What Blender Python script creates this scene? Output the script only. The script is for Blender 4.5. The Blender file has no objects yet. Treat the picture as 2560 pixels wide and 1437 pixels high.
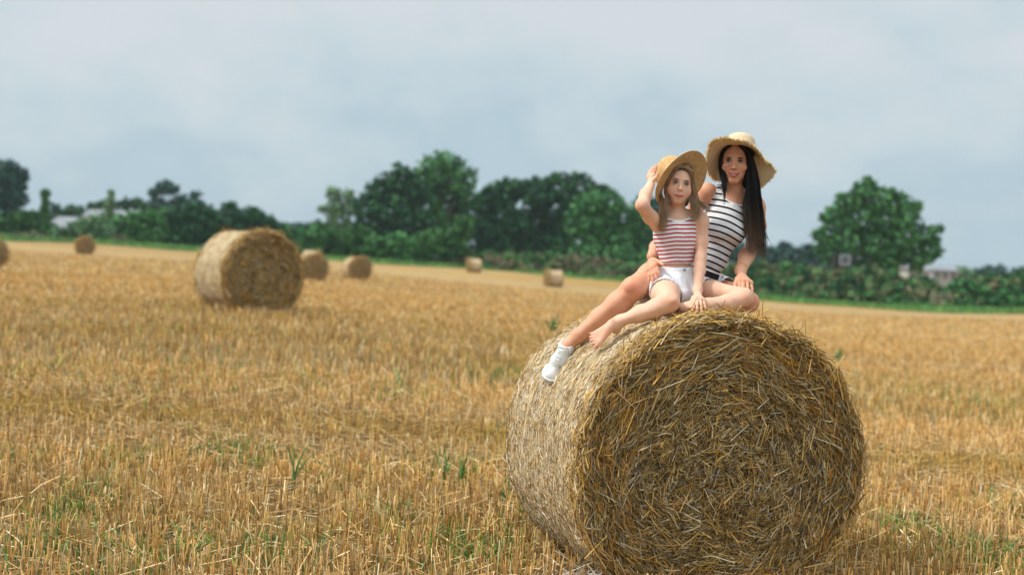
import bpy, math, numpy as np
from math import radians, sin, cos, pi
from mathutils import Matrix, Vector

# ------------------------------------------------------------------ camera
S = bpy.context.scene
COL = S.collection
FPX = 3556.0                       # focal length in photo pixels (50 mm on 36 mm)
CAMZ = 1.6
ROLL, PITCH = 0.050, 0.0172
cam_pos = np.array([0., 0., CAMZ])
F_ = np.array([0., cos(PITCH), -sin(PITCH)])
_r = np.array([1., 0, 0]); _u = np.cross(_r, F_)
R_ = _r * cos(ROLL) + _u * sin(ROLL)
U_ = np.cross(R_, F_)
cd = bpy.data.cameras.new('camera'); cam = bpy.data.objects.new('camera', cd); COL.objects.link(cam)
cd.lens = 50; cd.sensor_width = 36; cd.clip_start = .1; cd.clip_end = 6000
M = Matrix.Identity(4)
for i in range(3):
    M[i][0] = R_[i]; M[i][1] = U_[i]; M[i][2] = -F_[i]; M[i][3] = cam_pos[i]
cam.matrix_world = M
cd.dof.use_dof = True; cd.dof.focus_distance = 7.25; cd.dof.aperture_fstop = 1.7
S.camera = cam

def P(px, py, d):
    """point seen at photo pixel (px,py), d metres in front of the camera"""
    return cam_pos + (F_ + R_ * ((px - 1280) / FPX) - U_ * ((py - 718.5) / FPX)) * d
def proj(p):
    v = np.asarray(p) - cam_pos; d = v @ F_
    return 1280 + (v @ R_) / d * FPX, 718.5 - (v @ U_) / d * FPX, d

# ------------------------------------------------------------------ light
SUN_EL, SUN_AZ = radians(50), radians(-105)         # azimuth from +Y, clockwise: from the left, slightly behind the camera
sun_dir = np.array([sin(SUN_AZ) * cos(SUN_EL), cos(SUN_AZ) * cos(SUN_EL), sin(SUN_EL)])
sl = bpy.data.lights.new('sun', 'SUN'); sl.energy = 2.9; sl.angle = radians(12); sl.color = (1, .955, .88)
so = bpy.data.objects.new('sun', sl); COL.objects.link(so)
so.rotation_euler = Vector(-sun_dir).to_track_quat('-Z', 'Y').to_euler()
so.location = (-30, -10, 40)

W = bpy.data.worlds.new('World'); S.world = W; W.use_nodes = True
nt = W.node_tree; nt.nodes.clear()
class NB:
    def __init__(s, nt): s.nt = nt
    def n(s, typ, **kw):
        nd = s.nt.nodes.new(typ)
        ins = kw.pop('ins', {})
        for k, v in kw.items(): setattr(nd, k, v)
        for k, v in ins.items():
            if isinstance(v, bpy.types.NodeSocket): s.nt.links.new(v, nd.inputs[k])
            else: nd.inputs[k].default_value = v
        return nd
    def ramp(s, fac, stops, interp='LINEAR'):
        nd = s.nt.nodes.new('ShaderNodeValToRGB'); cr = nd.color_ramp; cr.interpolation = interp
        while len(cr.elements) < len(stops): cr.elements.new(.5)
        for e, (p, c) in zip(cr.elements, stops):
            e.position = p; e.color = (c, c, c, 1) if not hasattr(c, '__len__') else (*c, 1)
        s.nt.links.new(fac, nd.inputs[0]); return nd.outputs[0]
    def math(s, op, a, b=0., c=None):
        nd = s.nt.nodes.new('ShaderNodeMath'); nd.operation = op
        for i, v in enumerate((a, b) if c is None else (a, b, c)):
            if isinstance(v, bpy.types.NodeSocket): s.nt.links.new(v, nd.inputs[i])
            else: nd.inputs[i].default_value = v
        return nd.outputs[0]
    def mix(s, fac, a, b, typ='MIX'):
        nd = s.nt.nodes.new('ShaderNodeMixRGB'); nd.blend_type = typ
        for i, v in enumerate((fac, a, b)):
            if isinstance(v, bpy.types.NodeSocket): s.nt.links.new(v, nd.inputs[i])
            elif i: nd.inputs[i].default_value = (*v, 1)
            else: nd.inputs[i].default_value = v
        return nd.outputs[0]
    def noise(s, vec, scale, detail=4, rough=.5, dist=0.):
        nd = s.n('ShaderNodeTexNoise', ins={'Scale': scale, 'Detail': detail, 'Roughness': rough, 'Distortion': dist})
        if vec is not None: s.nt.links.new(vec, nd.inputs['Vector'])
        return nd.outputs['Fac']
    def mapping(s, vec, scale=(1, 1, 1), loc=(0, 0, 0), rot=(0, 0, 0)):
        nd = s.n('ShaderNodeMapping', ins={'Scale': scale, 'Location': loc, 'Rotation': rot})
        s.nt.links.new(vec, nd.inputs['Vector']); return nd.outputs[0]
b = NB(nt)
sky = b.n('ShaderNodeTexSky', sky_type='NISHITA', sun_disc=False, sun_elevation=SUN_EL, sun_rotation=SUN_AZ,
          altitude=30., air_density=1.0, dust_density=1.5, ozone_density=1.0)
tc = b.n('ShaderNodeTexCoord').outputs['Generated']
sep = b.n('ShaderNodeSeparateXYZ', ins={0: tc})
n1 = b.noise(b.mapping(tc, (1, 1, 1.7), (1.75, 2.1, 1.55)), 5.5, 5, .45, .2)
n2 = b.noise(b.mapping(tc, (1, 1, 1.7), (4.3, 2.1, 1.2)), 15., 5, .5, .3)
el_ = b.ramp(sep.outputs[2], [(.0, .05), (.05, .12), (.095, .36), (.14, .64), (.2, .80), (.6, .8)])   # more cloud cover with height
f = b.math('ADD', b.math('ADD', b.math('MULTIPLY', b.math('SUBTRACT', n1, .5), 1.8), b.math('MULTIPLY', b.math('SUBTRACT', n2, .5), .9)), el_)
f = b.math('ADD', f, .22)
cl = b.ramp(f, [(.05, (3.95, 5.1, 5.75)), (.32, (3.75, 4.9, 5.55)), (.52, (4.4, 5.35, 5.85)), (.74, (4.95, 5.7, 6.05)), (1.0, (5.45, 5.95, 6.2))])
up = b.ramp(sep.outputs[2], [(.22, 1.), (.7, 1.9)])                                      # the thin cloud overhead glows brighter
cl = b.mix(1., cl, up, 'MULTIPLY')
skyc = b.mix(.94, sky.outputs[0], cl)
bg = b.n('ShaderNodeBackground', ins={'Color': skyc, 'Strength': .099})
b.nt.links.new(bg.outputs[0], b.n('ShaderNodeOutputWorld').inputs[0])
S.view_settings.view_transform = 'Standard'; S.view_settings.look = 'None'
S.view_settings.exposure = 0.3; S.view_settings.gamma = 1.0
S.cycles.max_bounces = 6; S.cycles.transparent_max_bounces = 4

# ------------------------------------------------------------------ helpers
rng = np.random.default_rng(7)
def unit(v): v = np.asarray(v, float); return v / (np.linalg.norm(v, axis=-1, keepdims=True) + 1e-12)

def mesh_np(name, V, Q, cols=None, attrs=None, smooth=False):
    V = np.asarray(V, np.float32); Q = [np.asarray(q, np.int32) for q in (Q if isinstance(Q, list) else [Q]) if len(q)]
    me = bpy.data.meshes.new(name)
    me.vertices.add(len(V)); me.vertices.foreach_set('co', V.ravel())
    nl = sum(q.size for q in Q); npoly = sum(len(q) for q in Q)
    me.loops.add(nl); me.polygons.add(npoly)
    me.loops.foreach_set('vertex_index', np.concatenate([q.ravel() for q in Q]))
    tot = np.concatenate([np.full(len(q), q.shape[1], np.int32) for q in Q])
    st = np.zeros(npoly, np.int32); st[1:] = np.cumsum(tot)[:-1]
    me.polygons.foreach_set('loop_start', st)
    me.polygons.foreach_set('use_smooth', np.full(npoly, smooth, bool))
    if cols is not None:
        a = me.attributes.new('Col', 'FLOAT_COLOR', 'POINT')
        c = np.ones((len(V), 4), np.float32); c[:, :3] = cols; a.data.foreach_set('color', c.ravel())
    for k, v in (attrs or {}).items():
        a = me.attributes.new(k, 'FLOAT', 'POINT'); a.data.foreach_set('value', np.asarray(v, np.float32))
    me.update(calc_edges=True); me.validate()
    return me

ORG = {}
def add(name, me, mat=None, parent=None, origin=(0, 0, 0)):
    """me holds world coordinates; they are made local to the thing's origin"""
    o = bpy.data.objects.new(name, me); COL.objects.link(o)
    if parent is not None:
        org = ORG[parent.name]; o.parent = parent
    else:
        org = np.asarray(origin, float); o.location = org
    ORG[o.name] = org
    if me is not None:
        if np.any(org != 0): me.transform(Matrix.Translation(Vector(-org)))
        if mat: me.materials.append(mat)
    return o
def tag(o, label=None, cat=None, group=None, kind=None):
    if label: o['label'] = label
    if cat: o['category'] = cat
    if group: o['group'] = group
    if kind: o['kind'] = kind
    return o
def empty(name, origin, label, cat, group=None):
    o = bpy.data.objects.new(name, None); COL.objects.link(o); o.location = origin
    o.empty_display_size = .2; ORG[o.name] = np.asarray(origin, float)
    return tag(o, label, cat, group)

def tubes(pts, rad, sides=3, cols=None, cap=False):
    """pts [N,K,3], rad [N,K] or scalar -> V, list of face arrays, vertex colours"""
    pts = np.asarray(pts, float); N, K, _ = pts.shape
    rad = np.broadcast_to(np.asarray(rad, float), (N, K)) if np.ndim(rad) != 1 else np.broadcast_to(np.asarray(rad)[:, None], (N, K))
    t = np.gradient(pts, axis=1) if K > 2 else np.repeat(pts[:, 1:] - pts[:, :1], 2, axis=1)
    t = unit(t); ref = unit(rng.normal(size=(N, 1, 3)))
    a = np.cross(t, ref); bad = np.linalg.norm(a, axis=-1) < .05
    a[bad] = np.cross(t, np.array([.3, .5, .81]))[bad]
    a = unit(a); c = np.cross(t, a)
    ang = np.arange(sides) * 2 * pi / sides
    V = pts[:, :, None] + rad[:, :, None, None] * (a[:, :, None] * np.cos(ang)[:, None] + c[:, :, None] * np.sin(ang)[:, None])
    idx = np.arange(N * K * sides).reshape(N, K, sides)
    q = np.stack([idx[:, :-1], np.roll(idx, -1, 2)[:, :-1], np.roll(idx, -1, 2)[:, 1:], idx[:, 1:]], -1).reshape(-1, 4)
    F = [q]
    if cap:
        F.append(idx[:, -1].reshape(-1, sides)); F.append(idx[:, 0, ::-1].reshape(-1, sides))
    C = None
    if cols is not None:
        cols = np.asarray(cols, float)
        if cols.ndim == 1: cols = np.broadcast_to(cols, (N, 3))
        if cols.ndim == 2: cols = np.repeat(cols[:, None], K, 1)
        C = np.repeat(cols[:, :, None], sides, 2).reshape(-1, 3)
    return V.reshape(-1, 3), F, C
def join(parts):
    Vs, Fs, Cs, off = [], [], [], 0
    for V, F, C in parts:
        Vs.append(V); Fs += [f + off for f in F if len(f)]; off += len(V)
        Cs.append(C if C is not None else np.ones((len(V), 3)) * .5)
    d = {}
    for f in Fs: d.setdefault(f.shape[1], []).append(f)
    return np.concatenate(Vs), [np.concatenate(v) for v in d.values()], np.concatenate(Cs)

def mat(name, rough=.8, spec=.3, col=None, **kw):
    m = bpy.data.materials.new(name); m.use_nodes = True; nt = m.node_tree
    bs = nt.nodes['Principled BSDF']; bs.inputs['Roughness'].default_value = rough
    bs.inputs['Specular IOR Level'].default_value = spec
    if col is not None: bs.inputs['Base Color'].default_value = (*col, 1)
    for k, v in kw.items(): bs.inputs[k].default_value = v
    return m, NB(nt), bs
def vmat(name, rough=.8, spec=.3, nscale=60, namp=.35, **kw):
    """base colour = per-vertex colour varied by a fine noise"""
    m, b, bs = mat(name, rough, spec, **kw)
    a = b.n('ShaderNodeAttribute', attribute_name='Col').outputs['Color']
    tcn = b.n('ShaderNodeTexCoord').outputs['Object']
    nz = b.ramp(b.noise(tcn, nscale, 3), [(.3, 1 - namp), (.7, 1 + namp * .6)])
    b.nt.links.new(b.mix(1., a, nz, 'MULTIPLY'), bs.inputs['Base Color'])
    return m
def lin(*c):
    c = np.array(c) / 255.; return np.where(c <= .04045, c / 12.92, ((c + .055) / 1.055) ** 2.4)

# ------------------------------------------------------------------ terrain
def _uv(x, y):
    x = np.asarray(x, float); y = np.asarray(y, float)
    yy = np.maximum(y, 5.)
    return np.clip(x / yy, -.45, .45) * 3.0, np.log(np.clip(yy, 5., 185.))
CT = [(640, 777, 25.5), (897, 698, 87), (785, 699, 76), (210, 636, 111), (-18, 668, 69), (1188, 681, 146), (1388, 717, 118),
      (0, 597, 150), (250, 609, 145), (500, 624, 150), (760, 643, 155), (900, 651, 160), (1280, 674, 165), (1600, 702, 155),
      (1900, 742, 145), (2200, 768, 138), (2560, 779, 132), (1100, 664, 162)]
cw = np.array([P(*c) for c in CT])
for u_ in (-.45, -.2, 0, .2, .45):
    for y_, z_ in ((5., 0.), (7.5, 0.), (12., .02)):
        cw = np.vstack([cw, [u_ * y_, y_, z_]])
_cu, _cv = _uv(cw[:, 0], cw[:, 1])
def _phi(r2): return .5 * r2 * np.log(r2 + 1e-9)
_A = _phi((_cu[:, None] - _cu) ** 2 + (_cv[:, None] - _cv) ** 2) + np.eye(len(_cu)) * .02
_Pm = np.stack([np.ones_like(_cu), _cu, _cv], 1)
_sol = np.linalg.solve(np.block([[_A, _Pm], [_Pm.T, np.zeros((3, 3))]]), np.concatenate([cw[:, 2], np.zeros(3)]))
def ground(x, y):
    u, v = _uv(x, y); sh = u.shape; u = u.ravel(); v = v.ravel(); z = _sol[-3] + _sol[-2] * u + _sol[-1] * v
    for i in range(len(_cu)): z = z + _sol[i] * _phi((u - _cu[i]) ** 2 + (v - _cv[i]) ** 2)
    return z.reshape(sh)
def on_ground(px, d):
    """ground point along column px at depth d"""
    p = P(px, 718.5, d)
    for _ in range(8):
        p = P(px, 718.5, d); z = float(ground(p[0], p[1]))
        # slide along the U axis until the height matches
        s = (z - p[2]) / U_[2]; p = p + U_ * s
        z = float(ground(p[0], p[1])); p[2] = z
    return p

gy = np.concatenate([np.linspace(-60, 2, 14), np.exp(np.linspace(math.log(3), math.log(260), 190)), np.exp(np.linspace(math.log(280), math.log(4500), 22))])
gs = np.sinh(np.linspace(-5.6, 5.6, 220)) / math.sinh(5.6)
gx = gs * 3000
X, Y = np.meshgrid(gx, gy); Z = ground(X, Y)
idx = np.arange(X.size).reshape(X.shape)
q = np.stack([idx[:-1, :-1], idx[:-1, 1:], idx[1:, 1:], idx[1:, :-1]], -1).reshape(-1, 4)
m, b, bs = mat('field_soil_and_straw', .95, .1)
geo = b.n('ShaderNodeNewGeometry').outputs['Position']
warp = b.mapping(geo, (.035, .42, 0), rot=(0, 0, .04))
band = b.noise(warp, 1.0, 4, .55, .4)
band2 = b.noise(b.mapping(geo, (.012, .10, 0), (3, 1, 0), rot=(0, 0, -.02)), 1.0, 3, .5)
fine = b.noise(b.mapping(geo, (9, 5, 0)), 1.0, 5, .7)
mid = b.noise(b.mapping(geo, (1.1, .6, 0)), 1.0, 4, .65)
c1 = b.ramp(band, [(.30, (.28, .175, .065)), (.47, (.39, .26, .105)), (.62, (.47, .33, .15)), (.8, (.55, .42, .22))])
c2 = b.ramp(band2, [(.35, (1.0, .93, .72)), (.5, (1, 1, 1)), (.66, (1.02, 1.0, 1.15))])
cc = b.mix(1., c1, c2, 'MULTIPLY')
cc = b.mix(b.ramp(b.noise(b.mapping(geo, (.10, .35, 0), (7, 7, 0)), 1., 5, .6), [(.60, 0.), (.74, .55)]), cc, (.22, .25, .06))
cc = b.mix(1., cc, b.ramp(fine, [(.3, .50), (.7, 1.30)]), 'MULTIPLY')
cc = b.mix(1., cc, b.ramp(mid, [(.3, .78), (.7, 1.15)]), 'MULTIPLY')
# bare crumbly soil shows between the stalks close to the camera
sy = b.n('ShaderNodeSeparateXYZ', ins={0: geo}).outputs[1]
near = b.ramp(b.math('DIVIDE', sy, 60.), [(.12, 1.), (.8, 0.)])
soil = b.ramp(fine, [(.35, (.035, .026, .017)), (.6, (.12, .085, .045))])
cc = b.mix(b.math('MULTIPLY', near, .75), cc, soil)
b.nt.links.new(cc, bs.inputs['Base Color'])
bp = b.n('ShaderNodeBump', ins={'Strength': .7, 'Distance': .04, 'Height': fine}); b.nt.links.new(bp.outputs[0], bs.inputs['Normal'])
g = add('ground', mesh_np('ground', np.stack([X, Y, Z], -1).reshape(-1, 3), q, smooth=True), m)
tag(g, 'harvested field of golden stubble reaching back to the hedge', 'field', kind='structure')

# ------------------------------------------------------------------ stubble
STRAW = np.array([lin(226, 190, 128), lin(212, 170, 102), lin(190, 146, 82), lin(236, 208, 156), lin(164, 124, 72), lin(244, 228, 192)])
def band_tone(x, y):
    """broad bands of paler, yellower and browner straw lying across the field (true colour of the crop rows)"""
    v = np.sin(np.log(np.maximum(y, 3)) * 17 + x * .05) * .5 + np.sin(np.log(np.maximum(y, 3)) * 41 + 1.3 + x * .11 / np.sqrt(np.maximum(y, 3))) * .35
    q_ = y + .06 * x
    v = .55 * v - (.62 + .30 * np.sin(x * 1.3 + 1) + .2 * np.sin(x * 3.7)) * np.exp(-((q_ - 12.4) / .8) ** 2) - (.7 + .3 * np.sin(x * .9)) * np.exp(-((q_ - 20) / 2.) ** 2) + .7 * np.exp(-((q_ - 15.6) / 1.5) ** 2) + .5 * np.exp(-((q_ - 10.2) / .9) ** 2)
    return v
def straw_cols(x, y, n, w=(.3, .27, .17, .13, .09, .04)):
    c = STRAW[rng.choice(6, n, p=w)].copy()
    v = band_tone(x, y)[:, None]
    c *= 1 + .17 * v
    c = c * np.where(v < 0, np.array([1.04, 1.01, .72]), np.array([1., .97, .90])) ** np.abs(v * 1.2)
    return c * np.array([.98, .955, .90]) * rng.uniform(.55, 1.18, (n, 1))
parts = []
for (y0, y1, dens, r, hgt, sides) in ((4.6, 10., 480, .0034, .135, 3), (10., 16, 340, .0037, .125, 3), (16, 32, 130, .0060, .13, 3), (32, 62, 34, .011, .145, 3), (62, 105, 9, .021, .14, 3)):
    half = .36 * 1.14
    n = int(dens * (half * (y1 ** 2 - y0 ** 2) + 4.8 * (y1 - y0)))
    y = np.sqrt(rng.uniform(y0 ** 2, y1 ** 2, n)); x = rng.uniform(-1, 1, n) * (half * y + 2.4)
    # drilled rows, slightly oblique, stalks in clusters
    row = .20 if y0 < 5 else .135
    s = y + x * .05; s = (np.floor(s / row) + .5) * row + rng.normal(0, .026, n); y = s - x * .05
    cl_ = rng.integers(0, 10 ** 9, n); x = x + 0.012 * np.sin(x * 90 + s * 31)
    keep = (np.sin(x * 3.1 + s * 1.7) + np.sin(x * 7.7 - s * 5.1) + np.sin(x * 1.3 + s * 9.) > -1.65)
    x, y = x[keep], y[keep]; n = len(x)
    z = ground(x, y)
    h = hgt * rng.normal(1, .22, n).clip(.3, 1.6) * (1 + .12 * band_tone(x, y))
    lean = rng.normal(0, .11, (n, 2)); big = rng.random(n) < .07; lean[big] *= 4.
    base = np.stack([x, y, z - .01], 1)
    top = base + np.stack([lean[:, 0] * h, lean[:, 1] * h, h / np.sqrt(1 + (lean ** 2).sum(1))], 1)
    midp = (base + top) / 2 + rng.normal(0, .004, (n, 3))
    c = straw_cols(x, y, n)
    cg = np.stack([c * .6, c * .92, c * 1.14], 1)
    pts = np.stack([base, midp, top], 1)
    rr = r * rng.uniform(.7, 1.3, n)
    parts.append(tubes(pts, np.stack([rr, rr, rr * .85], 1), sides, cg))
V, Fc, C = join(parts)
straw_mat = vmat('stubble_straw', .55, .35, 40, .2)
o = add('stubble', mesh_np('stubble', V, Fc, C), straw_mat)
tag(o, 'cut golden straw stalks standing in rows across the field', 'stubble', kind='stuff')
# broken straw lying between the rows
n = 22000
y = np.sqrt(rng.uniform(4.8 ** 2, 16 ** 2, n)); x = rng.uniform(-1, 1, n) * (.40 * y + 1.5)
z = ground(x, y) + rng.uniform(.004, .06, n)
L = rng.uniform(.05, .26, n); a = rng.uniform(0, 2 * pi, n); ti = rng.normal(0, .22, n)
d = np.stack([np.cos(a), np.sin(a), ti], 1) * L[:, None] / 2; ctr = np.stack([x, y, z + np.abs(d[:, 2])], 1)
bend = rng.normal(0, .008, (n, 3))
V, Fc, C = tubes(np.stack([ctr - d, ctr + bend, ctr + d], 1), rng.uniform(.0018, .0034, n), 3, straw_cols(x, y, n, (.3, .2, .1, .22, .08, .10)))
o = add('loose_straw', mesh_np('loose_straw', V, Fc, C), straw_mat)
tag(o, 'broken pale straw lying loose between the stubble rows', 'loose straw', kind='stuff')
# low green growth in patches
gp = [(300, 1155, 60), (610, 1160, 80), (250, 1240, 50), (180, 1290, 60), (1120, 1180, 70), (1000, 990, 60), (400, 950, 130), (120, 930, 90), (1300, 1290, 50),
      (840, 1210, 80), (90, 1400, 120), (420, 1410, 120), (700, 1400, 90), (1090, 1390, 90), (2350, 1380, 120), (2500, 1420, 80), (2250, 1330, 60), (1240, 1400, 60), (2400, 1000, 100),
      (560, 1130, 50), (760, 960, 60), (1250, 940, 80), (2520, 1290, 60), (1330, 1100, 60), (30, 1165, 40), (980, 1300, 40)]
pp = []
for (gx_, gy_, sp) in gp:
    dd = P(gx_, gy_, 1.) - cam_pos; tt = CAMZ / -dd[2]
    for _ in range(5): tt = (CAMZ - float(ground(dd[0] * tt, dd[1] * tt))) / -dd[2]
    c = cam_pos + dd * tt; k = int(sp * 1.9)
    sx = sp / FPX * tt * .9
    pp.append(np.stack([c[0] + rng.normal(0, sx, k), c[1] + rng.normal(0, sx * 2.2, k)], 1))
pp.append(np.stack([rng.uniform(-.4, .4, 1500), np.sqrt(rng.uniform(25, 900, 1500))], 1)); pp[-1][:, 0] *= pp[-1][:, 1]
pp = np.vstack(pp); n = len(pp); z = ground(pp[:, 0], pp[:, 1])
h = rng.uniform(.05, .15, n); ln = rng.normal(0, .3, (n, 2)) * h[:, None]
bs0 = np.stack([pp[:, 0], pp[:, 1], z], 1); m1 = bs0 + np.stack([ln[:, 0] * .5, ln[:, 1] * .5, h * .7], 1); t1 = bs0 + np.stack([ln[:, 0] * 1.5, ln[:, 1] * 1.5, h], 1)
gc = np.array([lin(88, 128, 48), lin(116, 150, 52), lin(66, 112, 62)])[rng.integers(0, 3, n)] * rng.uniform(.8, 1.2, (n, 1))
wr = (.0028 * np.maximum(1, pp[:, 1] / 9))[:, None] * np.array([[1.2, 1., .3]])
V, Fc, C = tubes(np.stack([bs0, m1, t1], 1), wr, 3, gc)
leaf_mat = vmat('green_blades', .5, .35, 30, .25)
o = add('grass', mesh_np('grass', V, Fc, C), leaf_mat)
tag(o, 'thin green grass sprouting in patches among the stubble', 'grass', kind='stuff')

# ------------------------------------------------------------------ straw bales
BCOL = np.array([lin(208, 172, 106), lin(166, 132, 78), lin(224, 184, 98), lin(222, 205, 166), lin(130, 108, 70), lin(184, 174, 150), lin(196, 152, 70), lin(100, 84, 58)])
m, b, bs = mat('net_wrapped_straw', .8, .25)
ob = b.n('ShaderNodeTexCoord').outputs['Object']
sp_ = b.n('ShaderNodeSeparateXYZ', ins={0: ob})
ang = b.math('ARCTAN2', sp_.outputs[0], b.math('SUBTRACT', sp_.outputs[2], .7))
cv = b.n('ShaderNodeCombineXYZ', ins={0: b.math('MULTIPLY', ang, 7.), 1: b.math('MULTIPLY', sp_.outputs[1], 60.), 2: 0.}).outputs[0]
st1 = b.noise(cv, 1., 6, .75, .3)
st2 = b.noise(ob, 70., 5, .7)
st3 = b.noise(b.mapping(ob, (5, 5, 5)), 1., 4, .6)
cw_ = b.ramp(st1, [(.28, (.20, .145, .07)), (.40, (.50, .40, .24)), (.54, (.68, .57, .39)), (.72, (.80, .71, .55))])
cw_ = b.mix(1., cw_, b.ramp(st2, [(.3, .62), (.68, 1.2)]), 'MULTIPLY')
cw_ = b.mix(1., cw_, b.ramp(st3, [(.3, (.8, .72, .6)), (.7, (1.1, 1.08, 1.05))]), 'MULTIPLY')
b.nt.links.new(cw_, bs.inputs['Base Color'])
bp = b.n('ShaderNodeBump', ins={'Strength': .9, 'Distance': .02, 'Height': b.math('ADD', st1, st2)}); b.nt.links.new(bp.outputs[0], bs.inputs['Normal'])
wrap_mat = m
bale_straw = vmat('bale_straw', .55, .35, 35, .22)
core_mat, b, bs = mat('shade_toned_straw_core', .95, .1)
ob = b.n('ShaderNodeTexCoord').outputs['Object']
b.nt.links.new(b.ramp(b.noise(ob, 45., 6, .7), [(.35, (.035, .026, .015)), (.6, (.15, .105, .05)), (.8, (.30, .22, .12))]), bs.inputs['Base Color'])  # base disc coloured dark to paint the shade deep between the straws
net_mat, _, _ = mat('pale_net_twine', .5, .4, (.78, .76, .70))

def prof(phi, R, wide=1.0, seed=0):
    """slightly sagging, uneven round outline; phi from +x towards +z"""
    r = R * (1 + .008 * np.sin(3 * phi + seed) + .006 * np.sin(7 * phi + 2 * seed) + .004 * np.sin(13 * phi + seed))
    x = r * np.cos(phi) * wide; z = r * np.sin(phi)
    z = np.where(z < -.90 * R, -.90 * R + (z + .90 * R) * .35, z)
    x = x * (1 + .03 * np.clip(-np.sin(phi), 0, 1))
    return x, z
def make_bale(name, label, R, L, wide, n_end, n_side, n_rim, seed=0, scale=1., net=0, group='round straw bales in the field', nb=0, zc=None):
    """local axes: y = roll axis, front end at y = 0 facing -y, z up, origin on the ground under the front end"""
    rg = np.random.default_rng(50 + seed)
    zc = .93 * R if zc is None else zc
    ro = tag(bpy.data.objects.new(name, None), label, 'bale', group); COL.objects.link(ro); ORG[ro.name] = np.zeros(3)
    # wrap
    na, nl = 120, 30
    ph = np.linspace(0, 2 * pi, na, endpoint=False); yy = np.linspace(.0, L, nl)
    PH, YY = np.meshgrid(ph, yy)
    edge = np.minimum(YY, L - YY); rr = R * (1 - .045 * np.exp(-(edge / .035) ** 1.2)) * (1 + .006 * np.sin(YY * 30 + seed) + .004 * np.sin(PH * 9 + YY * 14))
    x, z = prof(PH, 1., wide, seed)
    V0 = np.stack([x * rr, YY, z * rr + zc], -1).reshape(-1, 3)
    ix = np.arange(na * nl).reshape(nl, na)
    q = np.stack([ix[:-1], np.roll(ix, -1, 1)[:-1], np.roll(ix, -1, 1)[1:], ix[1:]], -1).reshape(-1, 4)
    add('net_wrap', mesh_np('net_wrap', V0, q, smooth=True), wrap_mat, ro)
    def ctab(n, pr):
        return BCOL[rg.choice(8, n, p=pr)] * np.array([.86, .83, .80]) * rg.uniform(.62, 1.25, (n, 1))  # straws of the round ends dimmed, the end's shade put into their colour
    # short straws caught under the net
    if n_side:
        n = n_side; p = rg.uniform(0, 2 * pi, n); y = rg.uniform(.01, L - .01, n)
        l = rg.uniform(.010, .055, n) * scale; a = rg.normal(0, .34, n)
        big = rg.random(n) < .16; a[big] = rg.uniform(-1.6, 1.6, big.sum())
        K = 3; tt = np.linspace(-.5, .5, K)
        pk = p[:, None] + tt * (l * np.cos(a))[:, None] / R; yk = (y[:, None] + tt * (l * np.sin(a))[:, None]).clip(.0, L)
        off = rg.uniform(-.001, .006, n)[:, None] * scale + (tt * rg.normal(0, .09, (n, 1)) * l[:, None]).clip(-.002, .03)
        x, z = prof(pk, 1., wide, seed); rk = R + off + R * .006 * np.sin(yk * 30 + seed)
        c = np.array([lin(226, 204, 158), lin(240, 226, 194), lin(205, 170, 112), lin(196, 150, 80), lin(150, 122, 84), lin(120, 96, 66)])[rg.choice(6, n, p=[.31, .27, .17, .12, .08, .05])] * rg.uniform(.8, 1.12, (n, 1))
        V, Fc, C = tubes(np.stack([x * rk, yk, z * rk + zc], -1), rg.uniform(.0008, .0018, n) * scale, 3, c)
        add('straw_under_net', mesh_np('straw_under_net', V, Fc, C), bale_straw, ro)
    if net:
        y = np.linspace(.03, L - .02, net); K = 90; p = np.linspace(0, 2 * pi, K)
        Y_ = y[:, None] + .004 * np.sin(p * 40) + .006 * np.sin(p * 3 + y[:, None] * 50); PP = np.broadcast_to(p, Y_.shape)
        x, z = prof(PP, 1., wide, seed); rk = (R + .004 + R * .006 * np.sin(Y_ * 30 + seed))
        V, Fc, C = tubes(np.stack([x * rk, Y_, z * rk + zc], -1), .0010, 3, np.array([.7, .68, .6]))
        add('net_strands', mesh_np('net_strands', V, Fc, C), net_mat, ro)
    for end in (0, 1):
        sg = -1 if end == 0 else 1; yb = 0. if end == 0 else L
        e = bpy.data.meshes.new('c')
        nr = 14; rad = np.linspace(0, .985, nr)[1:]
        RR, PH = np.meshgrid(rad, ph, indexing='ij'); x, z = prof(PH, 1., wide, seed)
        bul = .045 * (1 - RR ** 2) * sg
        Vd = np.stack([x * RR * R * .985, np.full_like(RR, yb - sg * .035) + bul + .006 * np.sin(PH * 5 + RR * 17), z * RR * R * .985 + zc], -1).reshape(-1, 3)
        Vd = np.vstack([Vd, [[0, yb - sg * .035 + .045 * sg, zc]]])
        ix = np.arange((nr - 1) * na).reshape(nr - 1, na)
        q = np.stack([ix[:-1], np.roll(ix, -1, 1)[:-1], np.roll(ix, -1, 1)[1:], ix[1:]], -1).reshape(-1, 4)
        t_ = np.stack([np.full(na, len(Vd) - 1), np.roll(ix[0], -1), ix[0]], -1)
        core = add('straw_end', mesh_np('straw_end', Vd, [q, t_], smooth=True), core_mat, ro)
        n = n_end if end == 0 else max(300, n_end // 8)
        rho = np.sqrt(rg.uniform(0, 1, n)) * .99; p = rg.uniform(0, 2 * pi, n)
        x, z = prof(p, 1., wide, seed); cx, cz = x * rho * R, z * rho * R
        # winding direction, looser towards the middle; matted clumps share a heading
        cl1 = np.sin(cx * 9 + 3 * np.sin(cz * 7 + seed)) + np.sin(cz * 11 + 2 * np.sin(cx * 8 + 1))
        a = p + pi / 2 + rg.normal(0, 1, n) * np.interp(rho, [0, .35, .7, 1], [1.5, .80, .44, .28]) + cl1 * np.interp(rho, [0, .5, 1], [.7, .35, .12])
        l = rg.gamma(3.4, .022, n).clip(.02, .17) * scale * np.interp(rho, [0, .5, 1], [.85, 1.05, 1.55])
        cl2 = np.sin(cx * 23 + 2 * np.sin(cz * 19)) * np.sin(cz * 21 + 2 * np.sin(cx * 17 + 2))
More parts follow.
